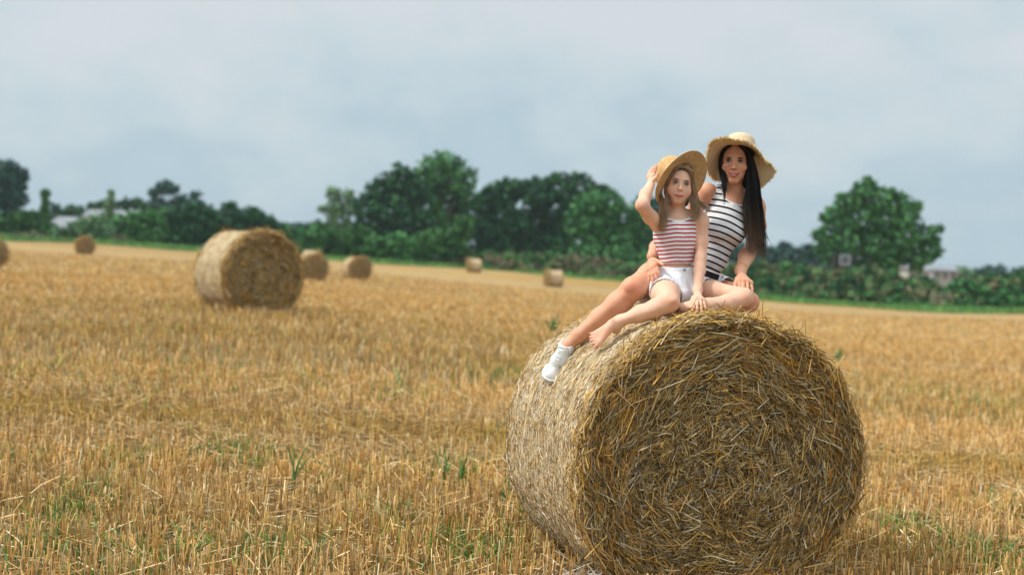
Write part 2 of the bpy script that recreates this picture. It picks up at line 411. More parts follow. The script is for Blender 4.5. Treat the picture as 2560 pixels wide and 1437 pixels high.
        dep = rg.uniform(0, 1, n) ** 1.1 * .06 - .014 * cl1 * .5 - .012 * cl2
        yy_ = yb - sg * dep + .045 * (1 - rho ** 2) * sg
        tilt = rg.normal(0, .13, n); loose = rg.random(n) < .05; tilt[loose] = rg.normal(0, .4, loose.sum())
        dx = np.cos(a) * l / 2; dz = np.sin(a) * l / 2; dy = tilt * l / 2
        bend = rg.normal(0, .06, (n, 3)) * l[:, None]; kink = rg.random(n) < .12; bend[kink] *= 2.2
        c0 = np.stack([cx, yy_, cz + zc], 1); d0 = np.stack([dx, dy, dz], 1)
        pts = np.stack([c0 - d0, c0 + bend, c0 + d0], 1)
        # keep inside the outline
        rr_ = np.hypot(pts[..., 0] / wide, pts[..., 2] - zc); lim = R * 1.0
        s_ = np.where(rr_ > lim, lim / np.maximum(rr_, 1e-6), 1.); pts[..., 0] *= s_; pts[..., 2] = (pts[..., 2] - zc) * s_ + zc
        grey = np.interp(rho, [0, .45, .8, 1], [.34, .25, .14, .08]) + .12 * np.sin(p * 2 + 1.)
        c = ctab(n, [.24, .20, .14, .12, .13, .05, .06, .06]); cg = ctab(n, [.1, .16, .02, .2, .16, .27, .0, .09])
        gm = rg.random(n) < grey; c[gm] = cg[gm]
        if end == 0 and nb:                      # a golden streak of greener straw near the rim
            gl = (rho > .72) & (rg.random(n) < .13); c[gl] = lin(205, 150, 58) * rg.uniform(.7, 1.15, (gl.sum(), 1))
        P1 = [tubes(pts, rg.uniform(.0013, .0036, n) * scale, 3, c)]
        # ragged rim
        n = n_rim if end == 0 else n_rim // 9
        if n:
            p = rg.uniform(0, 2 * pi, n)
            if nb: up = rg.random(n) < .45; p[up] = rg.normal(pi / 2 - .25, .55, up.sum())
            l = rg.gamma(3., .035, n).clip(.03, .3) * scale
            # heading: mostly along the rim, some poking outwards or forwards
            a = p + pi / 2 + rg.normal(0, .38, n) + (rg.random(n) < .12) * rg.normal(0, .6, n)
            x, z = prof(p, 1., wide, seed); rk = R * rg.normal(.980, .016, n).clip(.90, 1.012)
            cx, cz = x * rk, z * rk
            y_ = yb - sg * rg.uniform(-.035, .11, n)
            tilt = rg.normal(0, .28, n)
            d0 = np.stack([np.cos(a) * l / 2, tilt * l / 2, np.sin(a) * l / 2], 1); c0 = np.stack([cx, y_, cz + zc], 1)
            curl = np.stack([np.cos(p), np.zeros(n), np.sin(p)], 1) * (l * rg.uniform(0, .18, n))[:, None]
            pts = np.stack([c0 - d0 - curl * .3, c0 + curl, c0 + d0 - curl * .3], 1)
            pts[..., 2] = np.maximum(pts[..., 2], .01)
            c = ctab(n, [.28, .12, .30, .14, .06, .02, .06, .02])
            P1.append(tubes(pts, rg.uniform(.0015, .0034, n) * scale, 3, c))
        V, Fc, C = join(P1)
        add('straws', mesh_np('straws', V, Fc, C), bale_straw, core)
    return ro
def set_bale(ro, loc, yaw):
    ro.location = loc; ro.rotation_euler = (0, 0, yaw)
def copy_tree(o, parent=None):
    c = o.copy(); COL.objects.link(c); c.parent = parent
    for ch in [x for x in bpy.data.objects if x.parent == o]: copy_tree(ch, c)
    return c

BR, BL, BW, BYAW = .735, 1.24, 1.035, radians(16.5)
BO = np.array([1.085, 7.0, 0.0]); BO[2] = float(ground(BO[0], BO[1])) - .075
near_bale = make_bale('straw_bale', 'big round straw bale in front, its shaggy end showing, with two people sitting on top', BR, BL, BW, 52000, 80000, 4200, seed=1, net=46, nb=1, zc=.72)
# tufts pushed up around the sitters
rg_ = np.random.default_rng(91); n = 900; u_t = rg_.uniform(0, 1, n); xx = rg_.normal(.02, .22, n); yy_ = rg_.uniform(.0, .40, n) * rg_.uniform(.3, 1, n)
zz = .72 + np.sqrt(np.maximum(0, (BR + rg_.uniform(-.01, .016, n)) ** 2 - (xx / BW) ** 2)); l = rg_.gamma(3., .022, n).clip(.02, .16); a = rg_.uniform(0, pi, n); tl = rg_.normal(.0, .22, n)
d0 = np.stack([np.cos(a) * l / 2, np.sin(a) * l / 2, tl * l / 2 - np.cos(a) * l / 2 * xx / BR], 1); c0 = np.stack([xx, yy_, zz + np.abs(tl) * l * .3], 1)
V, Fc, C = tubes(np.stack([c0 - d0, c0 + rg_.normal(0, .004, (n, 3)), c0 + d0], 1), rg_.uniform(.0013, .003, n), 3, BCOL[rg_.choice(4, n, p=[.3, .2, .3, .2])] * rg_.uniform(.8, 1.15, (n, 1)))
ORG[near_bale.name] = np.zeros(3); add('loose_tuft', mesh_np('loose_tuft', V, Fc, C), bale_straw, near_bale)
set_bale(near_bale, BO, BYAW)
_bc, _bs = cos(BYAW), sin(BYAW)
def bale_local(p):
    q = np.asarray(p) - BO; return np.array([q[0] * _bc + q[1] * _bs, -q[0] * _bs + q[1] * _bc, q[2]])
def bale_world(l): return BO + np.array([l[0] * _bc - l[1] * _bs, l[0] * _bs + l[1] * _bc, l[2]])
def bale_hit(px, py):
    """depth at which the sight line through a photo pixel meets the near bale's round side"""
    for d in np.arange(6.6, 8.6, .004):
        l = bale_local(P(px, py, d))
        if (l[0] / BW) ** 2 + (l[2] - .72) ** 2 < BR ** 2 and 0 < l[1] < BL: return d
    return 7.8

def place_bale(ro, px, d, yaw, sink=.03):
    p = on_ground(px, d); set_bale(ro, (p[0], p[1], p[2] - sink), yaw)
lb = make_bale('straw_bale', 'large round straw bale standing alone in the left half of the field, shaggy on top', .745, 1.3, 1.0, 15000, 6000, 2600, seed=3, scale=1.7, zc=.71)
# ragged loose mat of straw over its top
place_bale(lb, 655, 25.0, radians(36))
fb = make_bale('straw_bale', 'straw bale standing free just right of the large one, dark round end towards us', .70, 1.2, 1.0, 3500, 1500, 700, seed=5, scale=3.2, zc=.67)
place_bale(fb, 899, 85, radians(30))
for (px, d, yaw, lab) in ((784, 74, 20, 'straw bale half hidden behind the right edge of the large lone bale'),
                          (212, 110, 22, 'small straw bale far off at the left, pale side and round end showing'),
                          (-22, 68, 20, 'straw bale cut off by the left edge of the picture'),
                          (796, 112, 74, 'pale straw bale peeping out above the half hidden one'),
                          (1170, 144, -74, 'smallest far straw bale, seen side on in front of the bramble bank'),
                          (1366, 117, -72, 'side-on straw bale behind the sitting people, nearer than the smallest one')):
    c = copy_tree(fb); c['label'] = lab; place_bale(c, px, d, radians(yaw))

# ------------------------------------------------------------------ trees, hedges, houses
LEAF = {}
def leafmat(name):
    m = vmat(name, .6, .25, 8, .25)
    return m
foliage_mat = leafmat('foliage')
bark_mat, b, bs = mat('bark', .9, .1)
b.nt.links.new(b.ramp(b.noise(b.mapping(b.n('ShaderNodeTexCoord').outputs['Object'], (6, 6, 1)), 1., 4), [(.3, (.05, .04, .03)), (.7, (.16, .13, .10))]), bs.inputs['Base Color'])
def leaves(ctrs, size, cols, rg):
    """one small bent leaf-spray quad at each centre"""
    n = len(ctrs); a = unit(rg.normal(size=(n, 3))); t = unit(np.cross(a, rg.normal(size=(n, 3)))); w = np.cross(a, t)
    s = (size * rg.uniform(.6, 1.3, n))[:, None]
    V = np.stack([ctrs - t * s - w * s * .35, ctrs - t * s * .1 + w * s * .6, ctrs + t * s + w * s * .1, ctrs + t * s * .2 - w * s * .6], 1).reshape(-1, 3)
    return V, [np.arange(n * 4).reshape(-1, 4)], np.repeat(cols, 4, 0)
GREENS = {'dark': [(22, 58, 40), (30, 72, 44), (44, 88, 50)], 'mid': [(40, 84, 50), (56, 102, 56), (72, 116, 62)], 'pale': [(88, 116, 84), (104, 130, 96), (74, 104, 74)],
          'blue': [(30, 62, 62), (38, 74, 70), (52, 88, 78)], 'bush': [(50, 90, 46), (64, 102, 50), (40, 80, 46)]}
def crown(lobes, d, size, dens, pal, seed, thick=.8, gap=0.):
    """lobes: (px,py,r_px[,dd]) -> leaf sprays through the lobes' volume, gathered in clumps"""
    rg = np.random.default_rng(seed); out = []
    g = np.array([lin(*c) for c in GREENS[pal]])
    for lb_ in lobes:
        px, py, rp = lb_[:3]; dd = d + (lb_[3] if len(lb_) > 3 else 0)
        c = P(px, py, dd); r = rp / FPX * dd
        rcl = max(.21 * r, size * 1.5)
        ncl = int(16 * (r / rcl) ** 2 * .42) + 5
        dirs = unit(rg.normal(size=(ncl, 3))); rad = rg.uniform(.25, 1.25, ncl) ** .5 * (1 - .4 * rcl / r)
        cc = c + dirs * (rad * r)[:, None] * np.array([1, thick, .95])
        nleaf = max(6, int(dens * (rcl / size) ** 2 * 3.2))
        dv = unit(rg.normal(size=(ncl, nleaf, 3))) * (rg.uniform(0, 1, (ncl, nleaf, 1)) ** .45) * rcl * np.array([1, 1, .75])
        L_ = (cc[:, None] + dv)
        tone = g[rg.integers(0, len(g), ncl)] * rg.uniform(.82, 1.2, (ncl, 1)) * np.array([1.35, 1.5, 1.42])
        cl_ = np.repeat(tone, nleaf, 0) * rg.uniform(.75, 1.25, (ncl * nleaf, 1))
        L_ = L_.reshape(-1, 3)
        if gap: k = rg.random(len(L_)) > gap; L_, cl_ = L_[k], cl_[k]
        out.append((L_, cl_))
    Lc = np.concatenate([o[0] for o in out]); Cc = np.concatenate([o[1] for o in out])
    return leaves(Lc, np.full(len(Lc), size), Cc, rg)
def tree(label, base_px, d, lobes, pal='mid', size=.32, dens=1., seed=0, trunk=.25, name='tree', cat='tree', group='trees along the far edge of the field', gap=0., limbs=True):
    base = on_ground(base_px, d); base = base - np.array([0, 0, .1])
    ro = empty(name, base, label, cat, group)
    V, Fc, C = crown(lobes, d, size, dens, pal, seed, gap=gap)
    add('crown' if cat == 'tree' else 'foliage', mesh_np('crown', V, Fc, C), foliage_mat, ro)
    tops = [P(l[0], l[1], d + (l[3] if len(l) > 3 else 0)) for l in lobes]
    rg = np.random.default_rng(seed + 1)
    fork = base + (np.mean(tops, 0) - base) * np.array([.6, .6, .42])
    pts = [np.stack([base, base * .5 + fork * .5 + rg.normal(0, .1, 3), fork])]; rad = [[trunk * 1.3, trunk, trunk * .75]]
    for t in tops:
        pts.append(np.stack([fork, fork * .5 + t * .5 + rg.normal(0, .25, 3), t])); rad.append([trunk * .6, trunk * .35, trunk * .08])
    V, Fc, C = tubes(np.array(pts), np.array(rad), 7)
    add('trunk' if cat == 'tree' else 'stem', mesh_np('trunk', V, Fc, None, smooth=True), bark_mat, ro)
    return ro
# the big pair in the middle
tree('tallest tree, broad and dark green, sky showing through its crown, mid treeline', 1110, 172,
     [(1100, 425, 52), (1150, 450, 48), (1060, 450, 42), (1175, 500, 30), (1120, 500, 50, 3), (1060, 520, 50), (1160, 560, 40, 2), (1105, 575, 55), (1050, 590, 45), (1120, 615, 40)], 'mid', .30, 1.0, 11, .38, gap=.2)
tree('dark sloping-topped tree leaning against the left of the tallest tree', 990, 168,
     [(1000, 450, 42), (955, 475, 40), (1040, 485, 38), (920, 520, 40), (975, 530, 52), (1020, 560, 52), (925, 575, 42), (980, 600, 45), (905, 600, 32), (1050, 560, 40)], 'dark', .30, 1.1, 12, .34)
tree('thin pale poplar pair standing left of the dark sloping tree', 845, 186,
     [(832, 485, 22), (838, 520, 26), (872, 490, 18), (874, 520, 22), (850, 550, 30), (808, 522, 14), (830, 575, 28), (870, 575, 22)], 'pale', .26, .8, 13, .2, gap=.25)
tree('round dark tree right of the tallest one, first of the dark wood', 1265, 176,
     [(1235, 490, 36), (1275, 480, 38), (1215, 520, 32), (1255, 540, 48), (1290, 570, 45), (1240, 590, 42), (1330, 480, 36)], 'dark', .3, 1.1, 14, .32)
tree('wide domed tree forming the top of the dark wood', 1410, 178,
     [(1345, 475, 38), (1400, 468, 40), (1450, 470, 40), (1500, 490, 34), (1380, 520, 50), (1450, 530, 52), (1340, 550, 48), (1400, 590, 48), (1330, 600, 40)], 'dark', .3, 1.1, 15, .34)
tree('lighter green rounded tree in front of the dark wood behind the girl', 1500, 165,
     [(1470, 520, 40), (1520, 515, 42), (1560, 545, 42), (1450, 560, 40), (1500, 570, 50), (1560, 600, 46), (1600, 570, 40), (1480, 610, 40), (1620, 610, 36), (1530, 625, 36)], 'mid', .3, 1.05, 16, .3)
tree('feathery tree rising behind the raised elbow', 1625, 172, [(1610, 510, 26), (1640, 520, 30), (1600, 545, 30), (1650, 560, 36), (1690, 570, 40), (1700, 620, 40)], 'blue', .28, 1., 17, .25)
# right tree
tree('broad lone tree on the right with ragged gaps, behind the hedge', 2200, 150,
     [(2160, 478, 32), (2190, 500, 40), (2120, 510, 34), (2240, 510, 36), (2090, 545, 34), (2150, 550, 46), (2215, 555, 50), (2270, 540, 38), (2065, 590, 30), (2110, 605, 42), (2180, 610, 50),
      (2250, 605, 50), (2310, 590, 34), (2325, 630, 32), (2080, 635, 34), (2290, 645, 36), (2215, 650, 40), (2130, 650, 36), (2045, 585, 14), (2340, 600, 16), (2165, 455, 14), (2182, 462, 11), (2102, 494, 12), (2228, 478, 12), (2062, 545, 13), (2292, 512, 13), (2350, 572, 12), (2052, 622, 16)], 'mid', .25, 1.0, 18, .36, gap=.25)
tree('blue-green low tree beyond the hedge just right of the long dark hair', 1950, 230, [(1940, 640, 28), (1965, 618, 16), (1990, 640, 22), (1915, 650, 30), (2010, 650, 20)], 'blue', .4, 1., 19, .2)
tree('low bluish tree seen in the gap between the woman and her bent arm', 1850, 235, [(1820, 630, 22), (1850, 622, 20), (1875, 630, 22), (1840, 650, 26), (1880, 655, 26)], 'blue', .4, 1., 55, .2)
tree('dim bluish tree touching the left foot of the lone right tree', 2035, 220, [(2025, 625, 18), (2045, 640, 22), (2010, 645, 16)], 'blue', .4, 1., 20, .2)
tree('faint rounded tree on the skyline at the far right', 2490, 300, [(2470, 680, 18), (2500, 676, 16), (2440, 684, 14), (2540, 684, 14), (2560, 680, 16)], 'blue', .5, 1., 21, .2)
tree('faint low tree on the skyline between the white house and the far right', 2410, 290, [(2400, 678, 12), (2418, 684, 14)], 'pale', .5, 1., 22, .2)
# left group
tree('tall bushy tree cut off by the left edge of the picture', 5, 165,
     [(10, 425, 32), (45, 440, 26), (-20, 440, 36), (15, 460, 36), (50, 470, 22), (-10, 500, 40), (30, 500, 28), (-30, 540, 40), (55, 500, 16), (0, 540, 34)], 'blue', .3, 1.1, 23, .35)
tree('slim ivy-covered stump of a tree left of the grey shed roof', 112, 160, [(115, 482, 11), (108, 494, 9), (116, 508, 12), (110, 524, 12), (114, 540, 14)], 'bush', .22, 1.2, 24, .2)
tree('open-crowned tree with several tufts behind the left hedge', 430, 190,
     [(410, 468, 22), (385, 485, 16), (432, 475, 18), (455, 500, 20), (395, 512, 24), (435, 520, 26), (490, 490, 15), (470, 520, 24), (405, 540, 24), (500, 510, 12)], 'blue', .28, .95, 25, .25, gap=.2)
tree('thin pointed sapling between the two far roofs on the left', 276, 175, [(277, 482, 8), (276, 500, 11), (275, 520, 15), (272, 545, 22)], 'pale', .24, .9, 26, .14)
tree('low dark round tree behind the roof with a chimney', 325, 230, [(310, 512, 18), (340, 508, 17), (285, 515, 12), (360, 516, 12)], 'dark', .4, 1., 27, .2)
tree('low dark tree behind the gap beside the ivy-covered stump', 165, 240, [(140, 522, 12), (175, 524, 13), (200, 526, 12), (152, 534, 12), (230, 520, 15), (252, 512, 12)], 'dark', .4, 1., 28, .2)
def bushes(label, lobes, d, pal, base, seed, size=.24, dens=1., name='bush', cat='bush', group='bushes of the far hedge line', gap=0.):
    return tree(label, base, d, lobes, pal, size, dens, seed, .08, name, cat, group, gap)
bushes('bright green bushes at the left end below the cut-off tree', [(20, 560, 28), (55, 545, 26), (85, 552, 26), (60, 575, 24), (100, 570, 22), (0, 575, 28), (125, 570, 18), (30, 580, 20), (-30, 560, 34)], 153, 'bush', 60, 31)
bushes('grey-green scrub in front of the grey shed roof', [(150, 582, 18), (180, 575, 20), (205, 565, 22), (235, 560, 26), (215, 585, 22), (260, 575, 26), (180, 595, 14), (150, 596, 12), (240, 592, 18)], 149, 'pale', 210, 32)
bushes('tall dark hedge with a wavy top, left part', [(300, 565, 30), (335, 555, 28), (370, 550, 32), (320, 590, 26), (360, 590, 28), (400, 580, 34), (295, 590, 22), (410, 545, 26)], 152, 'mid', 350, 33)
bushes('highest bulging stretch of dark hedge left of the large lone bale', [(440, 545, 30), (480, 535, 32), (515, 545, 34), (450, 580, 34), (500, 580, 36), (540, 560, 32), (480, 605, 24), (535, 595, 30), (430, 605, 22)], 152, 'dark', 490, 34)
bushes('dark rounded hedge stretch above the large lone bale', [(575, 530, 26), (610, 550, 30), (570, 565, 30), (640, 545, 26), (665, 560, 26), (600, 590, 34), (650, 590, 34), (560, 605, 26), (620, 615, 28), (688, 572, 20), (690, 600, 26), (630, 535, 18)], 155, 'dark', 620, 35)
bushes('lower dark hedge stretch just right of the large lone bale', [(720, 585, 26), (750, 595, 28), (715, 615, 26), (760, 620, 26), (790, 590, 26), (785, 625, 24), (735, 635, 18)], 157, 'mid', 750, 36)
bushes('bright bushes in front of the pale poplars', [(800, 570, 22), (830, 600, 32), (865, 600, 30), (810, 620, 28), (850, 630, 26), (890, 620, 30), (895, 585, 24), (775, 575, 12)], 160, 'bush', 845, 37)
bushes('leafy green bushes below the dark sloping tree', [(930, 615, 32), (965, 620, 30), (1000, 610, 32), (940, 640, 22), (985, 642, 22), (1035, 620, 34), (1020, 642, 24)], 160, 'mid', 975, 38)
bushes('creeper-clad bushes at the foot of the tallest tree', [(1070, 610, 34), (1105, 600, 36), (1145, 600, 32), (1090, 638, 26), (1130, 636, 24), (1065, 645, 20), (1160, 560, 26), (1150, 630, 24)], 160, 'bush', 1110, 39)
tree('dense dark tree filling the gap between the tallest tree and the dark wood', 1215, 174, [(1200, 560, 26), (1225, 575, 34), (1210, 610, 34), (1245, 620, 34), (1190, 640, 24), (1265, 640, 24)], 'dark', .3, 1.2, 51, .3)
tree('low shaded tree below the right half of the domed tree', 1350, 176, [(1290, 610, 36), (1330, 620, 34), (1370, 620, 36), (1410, 625, 34), (1300, 640, 26), (1350, 640, 26), (1395, 640, 26)], 'dark', .3, 1.2, 52, .3)
bushes('shaded bushes under the lighter rounded tree behind the girl', [(1450, 635, 30), (1490, 640, 30), (1530, 645, 30), (1570, 645, 32), (1610, 650, 32), (1650, 650, 34), (1690, 655, 30)], 163, 'mid', 1560, 53)
def bank(label, top, foot, d0, d1, pals, seed, name='hedge', size=.22, dens=1.0, cat='hedge', group='low hedges along the field edge'):
    """a long low hedge between two traced outlines"""
    rg = np.random.default_rng(seed); xs = np.arange(top[0][0], top[-1][0], 13.)
    lobes = []; Ls = []; 
    base = on_ground((xs[0] + xs[-1]) / 2, (d0 + d1) / 2)
    ro = empty(name, base, label, cat, group)
    tx = [t[0] for t in top]; ty = [t[1] for t in top]; fx = [t[0] for t in foot]; fy = [t[1] for t in foot]
    out = []
    for x in xs:
        t = np.interp(x, tx, ty) + rg.normal(0, 3); fo = np.interp(x, fx, fy); d = np.interp(x, [tx[0], tx[-1]], [d0, d1])
        k = max(2, int((fo - t) / 9))
        for j in range(k):
            py = t + 10 + (fo - t - 14) * j / max(1, k - 1); r = rg.uniform(10, 15)
            out.append(crown([(x + rg.normal(0, 4), py, r, (1 - j / k) * 2.5 + rg.normal(0, .5))], d, size, dens, pals[rg.integers(0, len(pals))], int(rg.integers(1e6))))
    V, Fc, C = join(out)
    fol = add('foliage', mesh_np('foliage', V, Fc, C), foliage_mat, ro)
    return ro
GREENS['bramble'] = [(92, 96, 66), (70, 96, 58), (112, 100, 76), (82, 108, 62)]
GREENS['brown'] = [(98, 84, 68), (84, 78, 60), (108, 92, 72)]
bank('low scrubby hedge with brownish patches at the far left', [(-60, 588), (60, 586), (140, 582), (200, 590), (290, 588), (330, 596)], [(-60, 596), (0, 598), (250, 609), (330, 612)], 149, 147, ['bramble', 'bramble', 'brown', 'mid'], 41)
bank('long overgrown bramble bank below the dark wood', [(1050, 662), (1120, 645), (1170, 630), (1230, 628), (1330, 634), (1430, 640), (1540, 652), (1640, 668), (1780, 680)], [(1050, 663), (1280, 671), (1450, 684), (1600, 700), (1780, 722)], 160, 150, ['bramble', 'bramble', 'mid', 'brown'], 42)
bank('dark green hedge right of the people, running down to the wooden gate', [(1780, 665), (1900, 655), (1960, 662), (2040, 672), (2120, 676), (2180, 664), (2230, 676), (2270, 694), (2320, 696), (2340, 704)], [(1780, 724), (1900, 739), (2100, 756), (2200, 765), (2340, 771)], 146, 137, ['bramble', 'mid', 'bramble', 'bramble', 'dark'], 43)
bank('hedge right of the wooden gate, reaching the right edge of the picture', [(2370, 712), (2400, 696), (2450, 690), (2520, 690), (2580, 684), (2680, 690)], [(2370, 772), (2560, 779), (2680, 786)], 136, 130, ['bramble', 'mid', 'dark', 'bush'], 44)
# green verge
vx = np.arange(-200, 2800, 20.); fr = []
for x in vx:
    d = np.interp(x, [-200, 0, 500, 900, 1280, 1600, 1900, 2200, 2560, 2800], [150, 150, 150, 160, 165, 155, 145, 138, 132, 130])
    fr.append([on_ground(x, d - w) for w in (0 - 4, 3, 6 + 2 * sin(x * .02), 10 + 3 * sin(x * .013 + 2))])
fr = np.array(fr); fr[..., 2] += .05; fr[:, -1, 2] -= .03
ix = np.arange(len(vx) * 4).reshape(-1, 4)
q = np.stack([ix[:-1, :-1], ix[1:, :-1], ix[1:, 1:], ix[:-1, 1:]], -1).reshape(-1, 4)
m, b, bs = mat('verge_grass', .9, .1); geo = b.n('ShaderNodeNewGeometry').outputs['Position']
b.nt.links.new(b.ramp(b.noise(b.mapping(geo, (.3, .5, 0)), 1., 5, .6), [(.35, (.07, .13, .035)), (.55, (.12, .19, .05)), (.75, (.28, .26, .10))]), bs.inputs['Base Color'])
vg = add('grass_verge', mesh_np('grass_verge', fr.reshape(-1, 3), q, smooth=True), m)
tag(vg, 'strip of green grass between the stubble and the hedges', 'grass verge', kind='structure')
n = 14000; i = rng.integers(0, len(vx) - 1, n); a_ = rng.random(n); w_ = rng.random(n) ** .8 * 2.9; j = np.minimum(w_.astype(int), 2); w_ = w_ - j
pA = fr[i, j] * (1 - w_)[:, None] + fr[i, j + 1] * w_[:, None]; pB = fr[i + 1, j] * (1 - w_)[:, None] + fr[i + 1, j + 1] * w_[:, None]
pp = pA * (1 - a_)[:, None] + pB * a_[:, None]; h = rng.uniform(.15, .5, n)
t1 = pp + np.stack([rng.normal(0, .12, n), rng.normal(0, .12, n), h], 1)
gc = np.array([lin(88, 138, 58), lin(116, 150, 66), lin(66, 122, 62)])[rng.integers(0, 3, n)] * rng.uniform(.8, 1.2, (n, 1))
V, Fc, C = tubes(np.stack([pp, (pp + t1) / 2, t1], 1), np.array([[.05, .04, .01]]) * np.ones((n, 1)), 3, gc)
o = add('verge_blades', mesh_np('verge_blades', V, Fc, C), leaf_mat); tag(o, 'tufts of longer green grass along the foot of the hedges', 'grass', kind='stuff')
# distant wood
def far_wood(label, pts, d, seed, pal='blue'):
    rg = np.random.default_rng(seed); out = []
    for (a, b_) in zip(pts[:-1], pts[1:]):
        for x in np.arange(a[0], b_[0], 12.):
            y = np.interp(x, [a[0], b_[0]], [a[1], b_[1]]) + rg.normal(0, 2)
            for j in range(3): out.append(crown([(x, y + 8 + j * 12, 11, rg.normal(0, 6))], d, .6, .8, pal, int(rg.integers(1e6))))
    V, Fc, C = join(out); o = add('distant_wood', mesh_np('distant_wood', V, Fc, C), foliage_mat); return tag(o, label, 'wood', kind='stuff')
far_wood('dark blue-green strip of distant woodland along the skyline', [(1850, 640), (1950, 640), (2060, 655), (2250, 672), (2330, 688), (2480, 682), (2620, 688)], 340, 71)
far_wood('thin dark strip of distant woodland behind the left hedge', [(-40, 530), (150, 532), (300, 530), (600, 545), (800, 566), (1000, 575)], 330, 72)

def boxv(c, ex, ey, ez):
    """box from centre and three half-extent vectors"""
    c, ex, ey, ez = map(np.asarray, (c, ex, ey, ez))
    V = np.array([c + sx * ex + sy * ey + sz * ez for sz in (-1, 1) for sy in (-1, 1) for sx in (-1, 1)], float)
    Q = np.array([[0, 2, 3, 1], [4, 5, 7, 6], [0, 1, 5, 4], [2, 6, 7, 3], [0, 4, 6, 2], [1, 3, 7, 5]])
    return V, [Q], None
roof_mat, b, bs = mat('grey_slate_roof', .6, .3); ob = b.n('ShaderNodeTexCoord').outputs['Object']
b.nt.links.new(b.ramp(b.noise(b.mapping(ob, (1, 1, 6)), 1.5, 4), [(.3, (.17, .185, .20)), (.7, (.25, .27, .29))]), bs.inputs['Base Color'])
wall_mat, b, bs = mat('rendered_wall', .85, .2)
b.nt.links.new(b.ramp(b.noise(b.n('ShaderNodeTexCoord').outputs['Object'], 1.2, 4), [(.3, (.36, .36, .35)), (.7, (.46, .46, .45))]), bs.inputs['Base Color'])
dark_glass, _, _ = mat('window_glass', .1, .5, (.03, .04, .05)); white_mat, _, _ = mat('white_frame', .5, .3, (.36, .37, .37))
brick_mat, _, _ = mat('chimney_render', .8, .2, (.45, .44, .43)); pot_mat, _, _ = mat('clay_pot', .7, .3, (.55, .16, .06))
tan_mat, _, _ = mat('tan_wall', .8, .2, (.55, .45, .30))
def house(label, px, py_eave, d, wid, dep, wall_h, roof_h, yaw, chim=None, wins=(), group='houses beyond the hedge', walls=None, name='house'):
    """px,py_eave: photo position of the eave's middle; metres for sizes"""
    c = P(px, py_eave, d); ex = np.array([cos(yaw), sin(yaw), 0]); ey = np.array([-sin(yaw), cos(yaw), 0]); ez = np.array([0, 0, 1.])
    g_ = float(ground(c[0], c[1])); wall_h = max(wall_h, c[2] - g_ + .2)
    base = np.array([c[0], c[1], c[2] - wall_h]); ro = empty(name, base, label, 'house', group)
    V, Q, _ = boxv(c - ez * wall_h / 2 + ey * dep / 2, ex * wid / 2, ey * dep / 2, ez * wall_h / 2)
    wl = add('wall', mesh_np('wall', V, Q), walls or wall_mat, ro)
    # gabled roof with overhang and thickness
    def gable(off, th):
        w, dp = wid / 2 + off, dep / 2 + off; cc = c + ey * dep / 2
        a = [cc - ex * w - ey * dp, cc + ex * w - ey * dp, cc + ex * w + ey * dp, cc - ex * w + ey * dp, cc - ex * w + ez * roof_h, cc + ex * w + ez * roof_h]
        return np.array(a) + ez * th
    A = gable(.35, .02); V = np.vstack([A, A - ez * .14])
    Q = [np.array([[0, 1, 5, 4], [2, 3, 4, 5], [6, 10, 11, 7], [8, 11, 10, 9], [0, 6, 7, 1], [2, 8, 9, 3]]), np.array([[0, 4, 3], [1, 2, 5]])]
    rf = add('roof', mesh_np('roof', V, Q), roof_mat, ro)
    A = gable(0, -.12)
    for t3 in ([3, 4, 0], [1, 5, 2]): add('gable', mesh_np('gable', A[t3], [np.array([[0, 1, 2]])]), walls or wall_mat, wl)
    if chim is not None:
        s_, hh = chim; p = c + ex * wid * s_ + ey * dep / 2 + ez * (roof_h + hh / 2 - .35)
        V, Q, _ = boxv(p, ex * .45, ey * .35, ez * (hh / 2 + .35)); ch = add('chimney', mesh_np('chimney', V, Q), brick_mat, rf)
        pt = p + ez * (hh / 2 + .35); V, Q, _ = tubes(np.array([[pt, pt + ez * .2, pt + ez * .45]]), .2, 10, None, True)
        add('chimney_pot', mesh_np('chimney_pot', V, Q), pot_mat, ro)
    for (u, h_, ww, wh) in wins:
        p = c + ex * u - ez * h_ - ey * .03
        V, Q, _ = boxv(p, ex * ww / 2, ey * .05, ez * wh / 2); w = add('window', mesh_np('window', V, Q), dark_glass, ro)
        fr_ = [boxv(p - ey * .05 + ex * s * ww / 2, ex * .05, ey * .04, ez * (wh / 2 + .05)) for s in (-1, 0, 1)] + [boxv(p - ey * .055 + ez * s * wh / 2, ex * ww / 2, ey * .04, ez * .05) for s in (-1, 1)]
        V, Q, C = join(fr_); add('frame', mesh_np('frame', V, Q), white_mat, w)
    return ro
house('low building with a plain grey roof at the far left, behind the scrub', 160, 566, 185, 4.6, 5.5, 2.6, 1.3, radians(-16), wins=((-1.2, 1.1, .8, .8),), name='farm_building')
house('grey-roofed house with a white chimney and red pot behind the left hedge', 318, 546, 210, 7.2, 6., 3., 1.1, radians(-10), chim=(.42, .7), wins=((-2, 1.2, 1, 1), (1.5, 1.2, 1, 1)))
house('small pale roof partly hidden behind the pointed sapling', 238, 540, 215, 3.4, 5., 3., 1.0, radians(-8), wins=((0, 1.1, .9, .9),))
house('white house with rows of windows beyond the hedge, right end of the pair', 2364, 676, 200, 3.6, 6., 4., .7, radians(6), wins=((-1.2, .7, .6, .9), (0, .7, .6, .9), (1.2, .7, .6, .9)))
house('white house standing behind the right foot of the lone right tree', 2298, 675, 196, 3.1, 6., 4., .6, radians(6), chim=(.45, .5), wins=((-.9, .8, .6, .8), (.2, .8, .6, .8)))
